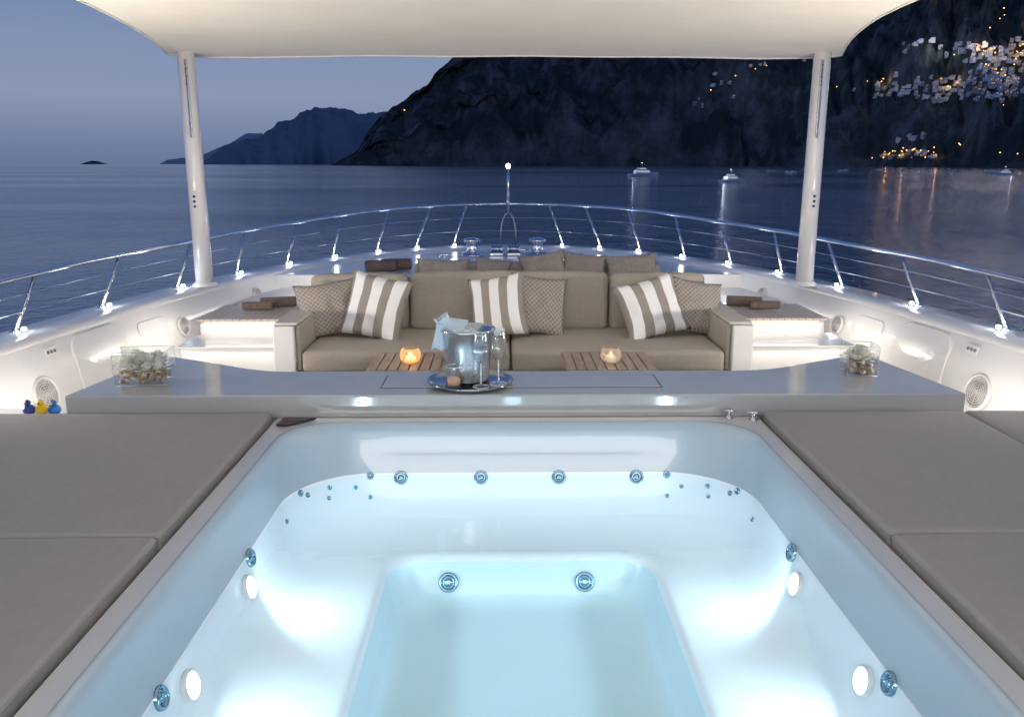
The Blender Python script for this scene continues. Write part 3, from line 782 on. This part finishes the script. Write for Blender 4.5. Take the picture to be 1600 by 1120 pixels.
def vase(x,y,sx,sy_,h,lab,nf,seed):
    rnd=random.Random(seed)
    e=empty('flower_vase',(x,y,CT-.003),lab,'vase','glass vases on the counter',rot=(0,0,.12 if x<0 else -.1))
    bm=bmesh.new()
    vs=[bm.verts.new(p) for z in (.002,h) for p in ((-sx,-sy_,z),(sx,-sy_,z),(sx,sy_,z),(-sx,sy_,z))]
    for f in ((0,1,5,4),(1,2,6,5),(2,3,7,6),(3,0,4,7)): bm.faces.new([vs[i] for i in f])
    bobj('vase_glass',bm,M_vase,e)
    T=[tube_data([(-sx,-sy_,z),(sx,-sy_,z),(sx,sy_,z),(-sx,sy_,z)],.0016,6,closed=True) for z in (.003,h)]
    for sx_ in (-sx,sx):
        for yy_ in (-sy_,sy_): T.append(tube_data([(sx_,yy_,.002),(sx_,yy_,h)],.0012,6))
    V,F=join_data(T); mobj('vase_rim',V,F,M_vedge,e,smooth=True)
    parts=[]
    for k in range(int(80*sx/.1)):
        r=rnd.uniform(.010,.018); c=Vector((rnd.uniform(-sx+.02,sx-.02),rnd.uniform(-sy_+.02,sy_-.02),.014+rnd.random()*h*.28))
        V_,F_=lathe_data([(0,-r*.7),(r*.7,-r*.5),(r,0),(r*.7,r*.5),(0,r*.7)],9)
        rm=Matrix.Rotation(rnd.random()*3,3,Vector((rnd.random(),rnd.random(),rnd.random()+.1)).normalized())
        parts.append(([rm@v+c for v in V_],F_))
    V_,F_=join_data(parts); mobj('pebbles',V_,F_,M_peb,e,smooth=True)["kind"]="stuff"
    for k in range(nf):
        f_=(k+.5)/nf
        c=Vector((-sx+.04+(2*sx-.08)*f_+rnd.uniform(-.01,.01),rnd.uniform(-sy_+.03,sy_-.03),h*rnd.uniform(.50,.84)))
        parts=[]
        for q in range(24):
            a=q*2.4; rr=.004+.0014*q; til=.1+.062*q
            P=[]
            for (s_,w2) in ((0,.4),(.5,1.),(1,.35)):
                for sd in (-1,1):
                    d=Vector((math.cos(a)*math.sin(til),math.sin(a)*math.sin(til),math.cos(til)))
                    side_=Vector((-math.sin(a),math.cos(a),0))*sd*w2*.015
                    P.append(c+Vector((math.cos(a),math.sin(a),0))*rr+d*.026*s_+side_+Vector((0,0,-.022*(q/24))))
            parts.append((P,[(0,1,3,2),(2,3,5,4)]))
        V_,F_=join_data(parts); mobj('flower',V_,F_,M_pet,e,smooth=True)
    parts=[]
    for k in range(nf):
        c=Vector((rnd.uniform(-sx+.04,sx-.04),rnd.uniform(-sy_+.04,sy_-.04),h*.45)); a=rnd.random()*6.28; d=Vector((math.cos(a),math.sin(a),.4)).normalized()*.03; sd=Vector((-math.sin(a),math.cos(a),0))*.010
        parts.append(([c,c+d*.5+sd,c+d,c+d*.5-sd],[(0,1,2,3)]))
    V_,F_=join_data(parts); mobj('leaves',V_,F_,M_leaf,e)
vase(-1.83,3.99,.125,.075,.165,'rectangular glass vase with pebbles and white flowers',14,3)
vase(1.76,4.14,.075,.07,.15,'small square glass vase with pebbles and white flowers',7,5)

for (x,c,c2,lab) in ((-2.31,(.03,.05,.3),(.5,.03,.03),'small blue bath toy with red cap'),(-2.25,(.8,.55,.02),(.8,.3,.02),'yellow rubber bath duck on the ledge'),(-2.19,(.03,.15,.5),(.85,.6,.03),'blue and yellow bath toy on the ledge')):
    e=empty('bath_toy',(x,3.80,-.0),lab,'toy','bath toys on the ledge')
    m1=pmat('toy_body_paint',c,.3); m2=pmat('toy_trim_paint',c2,.3)
    lathe('toy_body',[(0,0),(.022,.002),(.03,.016),(.026,.032),(.014,.042),(0,.044)],m1,e,segs=18,caps=False)
    lathe('toy_head',[(0,.040),(.012,.044),(.017,.055),(.012,.066),(0,.070)],m1,e,loc=(0,-.008,0),segs=14,caps=False)
    lathe('toy_beak',[(.007,0),(0,.016)],m2,e,loc=(0,-.023,.055),rot=(math.radians(90),0,0),segs=8)
bm=bmesh.new(); box(bm,-2.9,-2.13,3.73,3.9,-.06,-.002); bobj('toy_ledge',bm,M_white,yacht,bevel=.004)

# ------------------------------------------------------------------ bow gear
for x in (-.42,.33):
    e=empty('capstan',(x,9.65,.11),'polished steel anchor capstan on the foredeck','capstan','capstans on the foredeck')
    lathe('capstan_base',[(.13,0),(.13,.02),(.11,.04),(.075,.05)],M_steel,e,segs=32)
    lathe('capstan_drum',[(.075,.05),(.068,.07),(.062,.11),(.068,.15),(.095,.17),(.10,.185),(.09,.20),(.03,.215),(0,.216)],M_chrome,e,segs=32,caps=False)
for x in (-.75,.75,-.16,.16):
    e=empty('cleat',(x,9.35 if abs(x)>.5 else 9.9,.11),'steel mooring cleat bolted to foredeck','cleat','mooring cleats')
    V,F=join_data([tube_data([(-.09,0,.05),(-.04,0,.045),(.04,0,.045),(.09,0,.05)],[.006,.012,.012,.006],8),tube_data([(-.03,0,0),(-.025,0,.045)],.012,8),tube_data([(.03,0,0),(.025,0,.045)],.012,8)])
    mobj('cleat_horn',V,F,M_chrome,e,smooth=True)
for x in (-.14,.06):
    e=empty('anchor_winch',(x,9.7,.11),'low steel chain winch between the capstans','winch')
    lathe('winch_drum',[(.05,-.07),(.07,-.065),(.04,-.05),(.035,0),(.04,.05),(.07,.065),(.05,.07)],M_steel,e,loc=(0,0,.08),rot=(0,math.radians(90),0),segs=24)
    bm=bmesh.new(); box(bm,-.08,.08,-.07,.07,0,.04); bobj('winch_base',bm,M_steel,e,bevel=.01)
for x in (-.62,-.25,.2,.62):
    e=empty('foredeck_lamp',(x,9.2,.11),'small flush white lamp in the foredeck','deck lamp','lamps in the foredeck')
    lathe('lamp_bezel',[(.025,0),(.025,.006),(.017,.010)],M_chrome,e,segs=16); lathe('lamp_lens',[(.017,.0105),(.010,.014),(0,.016)],E_bulb,e,segs=14,caps=False)
    light('POINT','foredeck_light',(0,0,.06),.3,(.85,.93,1),.03,parent=e)
e=empty('jackstaff',(0.0,10.35,.11),'steel bow light mast on a forked bracket','mast')
P1=[(-.095,0,0),(-.09,0,.22),(-.08,0,.32),(-.06,0,.39),(-.03,0,.44),(0,0,.46)]; P2=[(-a,b,c) for a,b,c in P1]
V,F=join_data([tube_data(P1,.010,8),tube_data(P2,.010,8)]); mobj('fork_bracket',V,F,pmat('dull_steel',(.32,.33,.36),.3,1.),e,smooth=True)
tube('mast_tube',[(0,0,.45),(0,0,.80),(0,0,.97)],[.020,.017,.014],M_chrome,e,10)
lathe('lamp_housing',[(.02,.96),(.032,.97),(.032,.985),(.02,.99)],M_steel,e,segs=16)
lathe('lamp_bulb',[(.022,.99),(.026,1.005),(.024,1.03),(0,1.045)],E_red,e,segs=14)

# ------------------------------------------------------------------ sea
def sea_mat():
    m,nt,out=new_mat('sea_water')
    b=nt.nodes.new('ShaderNodeBsdfPrincipled'); b.inputs['Base Color'].default_value=(.115,.150,.20,1); b.inputs['Roughness'].default_value=.10; b.inputs['IOR'].default_value=1.40
    nt.links.new(b.outputs[0],out.inputs[0])
    tc=nt.nodes.new('ShaderNodeTexCoord')
    def nz(scale,st,det=3):
        mp=nt.nodes.new('ShaderNodeMapping'); mp.inputs['Scale'].default_value=st; nt.links.new(tc.outputs['Object'],mp.inputs[0])
        n=nt.nodes.new('ShaderNodeTexNoise'); n.inputs['Scale'].default_value=scale; n.inputs['Detail'].default_value=det; nt.links.new(mp.outputs[0],n.inputs['Vector']); return n
    a=nz(1.3,(1,.85,1),5); c=nz(.22,(1,.6,1),4); big=nz(.005,(.5,1.8,1),4)
    ad=nt.nodes.new('ShaderNodeMath'); ad.operation='MULTIPLY_ADD'; ad.inputs[1].default_value=2.0
    nt.links.new(c.outputs[0],ad.inputs[0]); nt.links.new(a.outputs[0],ad.inputs[2])
    bp=nt.nodes.new('ShaderNodeBump'); bp.inputs['Distance'].default_value=.42
    mr=nt.nodes.new('ShaderNodeMapRange'); mr.inputs[1].default_value=.42; mr.inputs[2].default_value=.58; mr.inputs[3].default_value=.25; mr.inputs[4].default_value=1.0
    nt.links.new(big.outputs[0],mr.inputs[0]); nt.links.new(mr.outputs[0],bp.inputs['Strength'])
    nt.links.new(ad.outputs[0],bp.inputs['Height']); nt.links.new(bp.outputs[0],b.inputs['Normal'])
    return m
sea=mobj('sea',[(-40000,-300,0),(40000,-300,0),(40000,45000,0),(-40000,45000,0)],[(0,1,2,3)],sea_mat(),loc=(0,0,SEA)); sea["kind"]="structure"

# ------------------------------------------------------------------ mountains
def rock_mat(name,c1,c2,sc,bd=14,zs=.6):
    m,nt,out=new_mat(name)
    b=nt.nodes.new('ShaderNodeBsdfPrincipled'); b.inputs['Roughness'].default_value=.95; b.inputs['Specular IOR Level'].default_value=.05
    nt.links.new(b.outputs[0],out.inputs[0])
    tc=nt.nodes.new('ShaderNodeTexCoord')
    mp=nt.nodes.new('ShaderNodeMapping'); mp.inputs['Scale'].default_value=(1,1,zs); nt.links.new(tc.outputs['Object'],mp.inputs[0])
    n=nt.nodes.new('ShaderNodeTexNoise'); n.inputs['Scale'].default_value=sc; n.inputs['Detail'].default_value=10; n.inputs['Roughness'].default_value=.70
    nt.links.new(mp.outputs[0],n.inputs['Vector'])
    r=nt.nodes.new('ShaderNodeValToRGB'); r.color_ramp.elements[0].position=.44; r.color_ramp.elements[1].position=.66
    r.color_ramp.elements[0].color=(*c1,1); r.color_ramp.elements[1].color=(*c2,1)
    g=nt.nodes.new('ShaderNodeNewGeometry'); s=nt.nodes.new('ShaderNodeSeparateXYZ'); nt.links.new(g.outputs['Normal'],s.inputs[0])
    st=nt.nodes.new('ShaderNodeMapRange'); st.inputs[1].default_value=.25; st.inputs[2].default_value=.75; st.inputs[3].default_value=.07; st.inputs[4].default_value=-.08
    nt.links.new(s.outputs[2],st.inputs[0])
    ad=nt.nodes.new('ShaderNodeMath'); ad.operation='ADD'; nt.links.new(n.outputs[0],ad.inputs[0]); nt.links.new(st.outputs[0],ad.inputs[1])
    nt.links.new(ad.outputs[0],r.inputs[0]); nt.links.new(r.outputs[0],b.inputs['Base Color'])
    n2=nt.nodes.new('ShaderNodeTexNoise'); n2.inputs['Scale'].default_value=sc*5; n2.inputs['Detail'].default_value=7
    nt.links.new(mp.outputs[0],n2.inputs['Vector'])
    bp=nt.nodes.new('ShaderNodeBump'); bp.inputs['Strength'].default_value=1.; bp.inputs['Distance'].default_value=bd
    nt.links.new(n2.outputs[0],bp.inputs['Height']); nt.links.new(bp.outputs[0],b.inputs['Normal'])
    return m
def interp(T,x):
    if x<=T[0][0]: return T[0][1]
    for (a,b),(c,d) in zip(T,T[1:]):
        if a<=x<=c: return b+(d-b)*(x-a)/(c-a)
    return T[-1][1]
SIL=[(-.195,.0),(-.185,.006),(-.168,.016),(-.158,.036),(-.14,.056),(-.108,.071),(-.085,.086),(-.072,.103),(-.05,.119),(-.03,.127),(.02,.135),(.09,.15),(.20,.17),(.32,.20),(.45,.24),(.62,.27),(.9,.30)]
SHORE=[(-.20,2900),(.0,2700),(.2,2400),(.4,1750),(.55,1250),(.7,1000),(.9,900)]
DEPTH=[(-.20,500),(-.1,800),(.2,1100),(.5,1700),(.9,1700)]
def terr(a,t):
    ys_=interp(SHORE,a); dp=interp(DEPTH,a)
    but=noise.fractal(Vector((a*13,t*2.2+a*3,5.1)),.95,2.1,5)
    wob=noise.fractal(Vector((a*7,t*2.2,2.)),1.,2.,5)
    cl=interp([(-.2,1.),(.25,1.),(.45,.35),(.9,.3)],a)
    y=ys_+dp*t+(110*wob+180*but*cl)*min(1,t*5+.25)
    H=interp(SIL,a)*(ys_+dp)
    if t<=1:
        st=t+.05*math.sin(t*15+4*wob+a*9)*cl+.018*math.sin(t*41+6*but)*cl
        sh=max(0,st)**interp([(-.2,.48),(.25,.55),(.42,.95),(.9,1.0)],a)
        if t>.9: sh=sh*(1-(t-.9)/.1)+1*((t-.9)/.1)
    else: sh=1-(t-1)*1.2
    rid=1-abs(noise.fractal(Vector((a*18+t*1.6,t*3.4,1.3)),.95,2.,5))*1.6
    nn=noise.fractal(Vector((a*14,t*5,7.7)),1.,2.,6)
    z=H*sh*(1+.12*nn*(1-.6*t))+(rid-.6)*H*.15*math.sin(math.pi*min(1,t))+noise.fractal(Vector((a*60,t*20,4)),.9,2.,4)*12*min(1,t*10)
    if t==0: z=-3
    return Vector((a*y,y,SEA+max(z,-3)))
NA,NT=560,150; V=[];F=[]
for j in range(NT+1):
    t=(j/NT)*1.25
    for i in range(NA+1):
        V.append(terr(-.20+1.1*i/NA,t))
for j in range(NT):
    for i in range(NA):
        q=j*(NA+1)+i; F.append((q,q+1,q+NA+2,q+NA+1))
mt=mobj('mountain',V,F,rock_mat('mountain_rock_and_scrub',(.044,.054,.048),(.165,.16,.16),.008,11,.95),smooth=True); mt["kind"]="structure"
def find_t(a,el):
    for k in range(1,160):
        t=k/160; p=terr(a,t)
        if (p.z-CAMZ)/p.y>=el: return t
    return None
def far_ridge(name,prof,dist,dp,c1,c2):
    V=[];F=[];NA2=200;NT2=30
    a0,a1=prof[0][0],prof[-1][0]
    for j in range(NT2+1):
        t=j/NT2*1.2
        for i in range(NA2+1):
            a=a0+(a1-a0)*i/NA2; y=dist+dp*t+300*noise.fractal(Vector((a*30,t,9)),1.,2.,4)
            H=interp(prof,a)*(dist+dp); sh=t**.6 if t<=1 else 1-(t-1)
            n_=noise.fractal(Vector((a*40,t*3,dist*.001)),1.,2.,6)
            V.append(Vector((a*y,y,SEA-4+max(0,H*sh*(1+.13*n_)+(4 if H>0 else 0)*sh))))
    for j in range(NT2):
        for i in range(NA2):
            q=j*(NA2+1)+i; F.append((q,q+1,q+NA2+2,q+NA2+1))
    o=mobj(name,V,F,rock_mat(name+'_haze_rock',c1,c2,.002,30),smooth=True); o["kind"]="structure"  # distance haze is painted into both rock colours
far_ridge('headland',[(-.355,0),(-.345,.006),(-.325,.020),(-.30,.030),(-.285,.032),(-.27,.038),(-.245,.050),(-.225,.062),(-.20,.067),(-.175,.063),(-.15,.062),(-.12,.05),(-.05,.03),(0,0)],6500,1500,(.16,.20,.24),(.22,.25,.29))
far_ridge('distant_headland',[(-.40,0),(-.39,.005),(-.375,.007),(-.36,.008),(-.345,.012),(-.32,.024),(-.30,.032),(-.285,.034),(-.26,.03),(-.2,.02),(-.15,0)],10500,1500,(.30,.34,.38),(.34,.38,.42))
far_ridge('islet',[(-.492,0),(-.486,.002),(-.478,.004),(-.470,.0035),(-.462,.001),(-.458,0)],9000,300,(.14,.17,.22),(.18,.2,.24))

# ------------------------------------------------------------------ town
M_house=pmat('whitewashed_wall',(.78,.78,.80),.8,var=.08,vscale=.3); M_house2=pmat('cream_wall',(.62,.56,.50),.8,var=.1,vscale=.3)
M_pane=pmat('dark_window',(.04,.045,.06),.2); M_roofm=pmat('tile_roof',(.25,.14,.1),.8,var=.2,vscale=1)
def house_mesh(seed):
    r=random.Random(seed); bm=bmesh.new()
    W=r.uniform(12,19); D=10; fl=r.choice([2,2,3,3]); H=fl*3.4
    box(bm,-W/2,W/2,-D/2,D/2,-5,H); 
    box(bm,-W/2-.3,W/2+.3,-D/2-.3,D/2+.3,H+.01,H+.7)
    blocks=[(-W/2,W/2,-D/2,H,fl,0)]
    if r.random()<.7:
        W2=W*r.uniform(.4,.65); ox=r.choice([-1,1])*(W-W2)/2*.8
        box(bm,ox-W2/2,ox+W2/2,-D/2+2.5,D/2,H+.71,H+4.0); blocks.append((ox-W2/2,ox+W2/2,-D/2+2.5,H+4,1,H+.7))
        if r.random()<.5:
            z=H+4.01; x0,x1=ox-W2/2-.4,ox+W2/2+.4; y0,y1=-D/2+2.1,D/2+.4
            vs=[bm.verts.new(p) for p in ((x0,y0,z),(x1,y0,z),(x1,y1,z),(x0,y1,z),(x0,(y0+y1)/2,z+2),(x1,(y0+y1)/2,z+2))]
            for f in ((0,1,5,4),(2,3,4,5),(0,4,3),(1,2,5),(0,3,2,1)): bm.faces.new([vs[i] for i in f]).material_index=3
    # stepped lower terrace in front
    box(bm,-W/2-2,W/2*.5,-D/2-6,-D/2-.02,-8,-.2)
    if r.random()<.6:
        box(bm,-W/2-6,-W/2-.02,-D/2+1.5,D/2,-5,H*.55); blocks.append((-W/2-6,-W/2,-D/2+1.5,H*.55,max(1,fl//2),0))
    for (x0,x1,yf,top,nf,zb) in blocks:
        n=max(1,int((x1-x0)/3.6)); 
        for q in range(nf):
            for k in range(n):
                cx=x0+(k+.5)*(x1-x0)/n; zc=zb+.8+q*3.4
                lit=r.random()<.17
                box(bm,cx-.7,cx+.7,yf-.12,yf-.02,zc,zc+2.0,2 if lit else 1)
        if zb==0 and nf>1: box(bm,x0+.5,x1-.5,yf-1.6,yf-.13,3.0,3.35)
    bmesh.ops.recalc_face_normals(bm,faces=bm.faces)
    me=bpy.data.meshes.new('house'); bm.to_mesh(me); bm.free(); return me
metas=[]
for k in range(12):
    me=house_mesh(100+k)
    for m in ((M_house if k%3 else M_house2),M_pane,E_window,M_roofm): me.materials.append(m)
    metas.append(me)
CL=[(1556,108,24,15,50),(1530,135,24,7,22),(1480,140,26,6,20),(1386,148,22,4,13),(1418,84,12,4,6),(1135,135,14,9,5),(1188,112,12,6,4),(1092,168,8,6,3),(1432,220,10,3,4),(1250,102,8,3,2),(1565,152,24,5,14),(1505,88,20,5,10),(1470,160,24,4,8)]
rnd=random.Random(11); placed=[]
for (px,py,sx,sy_,n) in CL:
    c=0; tries=0
    while c<n and tries<400:
        tries+=1
        a=(rnd.gauss(px,sx)-785)/1350; el=(256-rnd.gauss(py,sy_))/1350
        if any(abs(a-q[0])<.0048 and abs(el-q[1])<.0038 for q in placed): continue
        t=find_t(a,el)
        if not t: continue
        p=terr(a,t); placed.append((a,el)); c+=1
        o=bpy.data.objects.new('house',rnd.choice(metas)); col.objects.link(o)
        o.location=p+Vector((0,-3,.5)); sc=rnd.uniform(.45,.72); o.scale=(sc,sc,sc); o.rotation_euler=(0,0,rnd.uniform(-.35,.35)-math.atan(a)*.6)
        tag(o,'whitewashed flat-roofed house stepped into the hillside','house','houses on the hillside')
for k in range(7):
    a=(1386+k*13-785)/1340; t=find_t(a,(256-246+rnd.uniform(-1,1))/1340) or .02; p=terr(a,t)
    o=bpy.data.objects.new('house',metas[(k*3)%10]); col.objects.link(o); o.location=p; o.scale=(.7,.7,.45); o.rotation_euler=(0,0,-.4)
    tag(o,'lit seafront building above the beach','house','buildings at the seafront')
    if k%2==0: light('POINT','town_light',p+Vector((0,-10,6)),1800,(1,.55,.2),1.)
V1=tube_data([(0,0,0),(0,0,5)],[.25,.15],6); V2=lathe_data([(0,4.9),(.9,5.3),(1.25,6.1),(.9,6.9),(0,7.2)],10)
V,F=join_data([V1,V2])
lampm=bpy.data.meshes.new('street_lamp'); lampm.from_pydata([tuple(v) for v in V],[],F); lampm.materials.append(M_black); lampm.materials.append(E_lamp)
for i,p in enumerate(lampm.polygons): p.material_index=1 if i>=len(V1[1]) else 0
LP=[(1440,14),(1465,13),(1482,15),(1498,16),(1548,32),(1550,40),(1585,54),(633,180),(1175,120),(1192,113),(1145,133),(1350,140),(1372,140),(1108,152),(1575,152),(1565,175),(1530,60),(1505,235),(1503,232),(1427,225),(1595,95)]
for k in range(20): LP.append((rnd.gauss(1535,32),rnd.gauss(108,20)))
for k in range(22): LP.append((rnd.gauss(1515,14),rnd.gauss(91,3)))
for k in range(9): LP.append((rnd.gauss(1586,10),rnd.gauss(92,4)))
for k in range(14): LP.append((rnd.uniform(1340,1600),rnd.gauss(251,2)))
for k in range(22): LP.append((rnd.uniform(1385,1465),rnd.gauss(243,2)))
for k in range(5): LP.append((rnd.gauss(1430,40),rnd.gauss(150,8)))
for i,(px,py) in enumerate(LP):
    a=(px-785)/1350; el=(256-py)/1350; t=find_t(a,max(el,.002))
    if not t: continue
    p=terr(a,t); o=bpy.data.objects.new('street_lamp',lampm); col.objects.link(o); o.location=p+Vector((0,-8,1)); s=rnd.uniform(.55,.95)*(p.y/1800); o.scale=(s,s,s)
    tag(o,'glowing orange street lamp on the dark hillside','street lamp','street lamps on the hillside')
    if i%6==0 and py<200: light('POINT','town_light',p+Vector((0,-22,10)),8000,(1,.62,.32),2.)
for (px,py) in ((1550,95),(1500,125),(1580,140),(1385,145),(1450,140),(1150,125)):  # added fill lights hanging ahead of the slope to brighten the houses
    a=(px-785)/1350; el=(256-py)/1350; t=find_t(a,el); p=terr(a,t); light('POINT','town_light',p+Vector((0,-170,90)),90000,(.74,.80,1.),10.)

# ------------------------------------------------------------------ boats
M_bhull=pmat('boat_hull_paint',(.75,.76,.78),.3); M_bwin=pmat('boat_window',(.02,.03,.05),.1)
E_bwl=emit('boat_lit_window',(.75,.85,1.),.5); E_bl=emit('boat_mast_lamp',(.85,.92,1.),9.)
def boat(x,y,L,rot,label,lit=True,top=True):
    e=empty('moored_boat',(x,y,SEA),label,'boat','boats moored in the bay',rot=(0,0,rot))
    ST=12; V=[];F=[]
    for i in range(ST+1):
        f=i/ST; w=L*.15*(1-max(0,(f-.45)/.55)**2.2); sh=L*(.09+.05*f*f)
        X=-L/2+L*f
        V+= [(X-L*.03*f,0,-L*.03),(X-L*.02*f,w*.7,0),(X,w,sh),(X,0,sh*1.0),(X,-w,sh),(X-L*.02*f,-w*.7,0)]
    for i in range(ST):
        for k in range(6): F.append((i*6+k,(i+1)*6+k,(i+1)*6+(k+1)%6,i*6+(k+1)%6))
    F.append(tuple(range(6))); F.append(tuple(ST*6+k for k in range(6))[::-1])
    mobj('boat_hull',V,F,M_bhull,e)
    def cab(x0,x1,w,z0,z1,sl,name):
        bm=bmesh.new(); vs=[bm.verts.new(p) for p in ((x0,-w,z0),(x1,-w*.8,z0),(x1,w*.8,z0),(x0,w,z0),(x0+sl*.3,-w*.85,z1),(x1-sl,-w*.65,z1),(x1-sl,w*.65,z1),(x0+sl*.3,w*.85,z1))]
        for f in ((4,5,6,7),(0,1,5,4),(1,2,6,5),(2,3,7,6),(3,0,4,7)): bm.faces.new([vs[i] for i in f])
        bobj(name,bm,M_bhull,e,bevel=L*.004)
        bm=bmesh.new()
        for s in (-1,1):
            zc0,zc1=z0+(z1-z0)*.4,z0+(z1-z0)*.8
            box(bm,x0+sl*.5,x1-sl*1.1,s*w*.93-.03,s*w*.93+.03,zc0,zc1)
        bobj('cabin_window',bm,E_bwl if lit else M_bwin,e)
    cab(-L*.32,L*.22,L*.11,L*.10,L*.20,L*.08,'cabin')
    if top:
        cab(-L*.22,L*.08,L*.085,L*.203,L*.27,L*.05,'upper_cabin')
        tube('mast',[(-L*.05,0,L*.27),(-L*.08,0,L*.40)],L*.006,M_bhull,e,6)
        lathe('mast_lamp',[(0,-L*.01),(L*.01,0),(0,L*.01)],E_bl,e,loc=(-L*.08,0,L*.41),segs=8,caps=False)
        light('POINT','boat_deck_light',(-L*.38,0,L*.2),60,(.85,.9,1.),.3,parent=e)
    return e
boat(68,409,16,.35,'white flybridge motor yacht moored in the bay')
boat(76,281,10.5,.6,'white cabin cruiser with lit windows on the water')
boat(272,460,11,2.9,'white motor boat anchored off the beach')
boat(185,540,9,.8,'small white boat moored in the bay',False,False)
rb=random.Random(5)
for k in range(16):
    px=rb.uniform(1180,1590); dist=rb.uniform(560,950); boat((px-785)/1335*dist,dist,rb.uniform(5,8.5),rb.uniform(0,6.28),'small white open boat moored off the beach',rb.random()<.3,False)

# ------------------------------------------------------------------ world
world=bpy.data.worlds.new('World'); scene.world=world; world.use_nodes=True; nt=world.node_tree
bg=nt.nodes['Background']
tc=nt.nodes.new('ShaderNodeTexCoord'); sp=nt.nodes.new('ShaderNodeSeparateXYZ'); nt.links.new(tc.outputs['Generated'],sp.inputs[0])
rp=nt.nodes.new('ShaderNodeValToRGB'); cr=rp.color_ramp
def srgb(r,g,b): return tuple(((c/255)/12.92 if c/255<=.04045 else ((c/255+.055)/1.055)**2.4) for c in (r,g,b))
stops=[(0.0,(102,119,152)),(.02,(113,128,160)),(.07,(138,151,180)),(.13,(127,145,178)),(.20,(102,130,174)),(.5,(70,100,160)),(1.,(52,78,136))]
while len(cr.elements)<len(stops): cr.elements.new(.5)
for e_,(p,c) in zip(cr.elements,stops): e_.position=p; e_.color=(*srgb(*c),1)
nt.links.new(sp.outputs[2],rp.inputs[0])
sky=nt.nodes.new('ShaderNodeTexSky'); sky.sky_type='NISHITA'; sky.sun_disc=False; sky.sun_elevation=math.radians(-2); sky.sun_rotation=math.radians(200)
ml=nt.nodes.new('ShaderNodeMixRGB'); ml.blend_type='ADD'; ml.inputs[0].default_value=.03
nt.links.new(rp.outputs[0],ml.inputs[1]); nt.links.new(sky.outputs[0],ml.inputs[2]); nt.links.new(ml.outputs[0],bg.inputs[0])
bg.inputs[1].default_value=1.0

# soft unseen fill light added behind the camera to brighten the deck
light('AREA','rear_fill_light',(0,-1.6,1.5),105,(1,.92,.83),4.6,direction=(0,1.,-.05),shape='RECTANGLE',sy=.8)

# ------------------------------------------------------------------ camera
cam=bpy.data.cameras.new('camera'); co=bpy.data.objects.new('camera',cam); col.objects.link(co); scene.camera=co
cam.sensor_width=36; cam.lens=29.25; cam.clip_start=.05; cam.clip_end=100000
co.location=(-.07,0,CAMZ)
co.rotation_euler=(math.radians(90-13.16),0,-15/1335)
scene.view_settings.view_transform='Standard'; scene.view_settings.look='None'; scene.view_settings.exposure=0
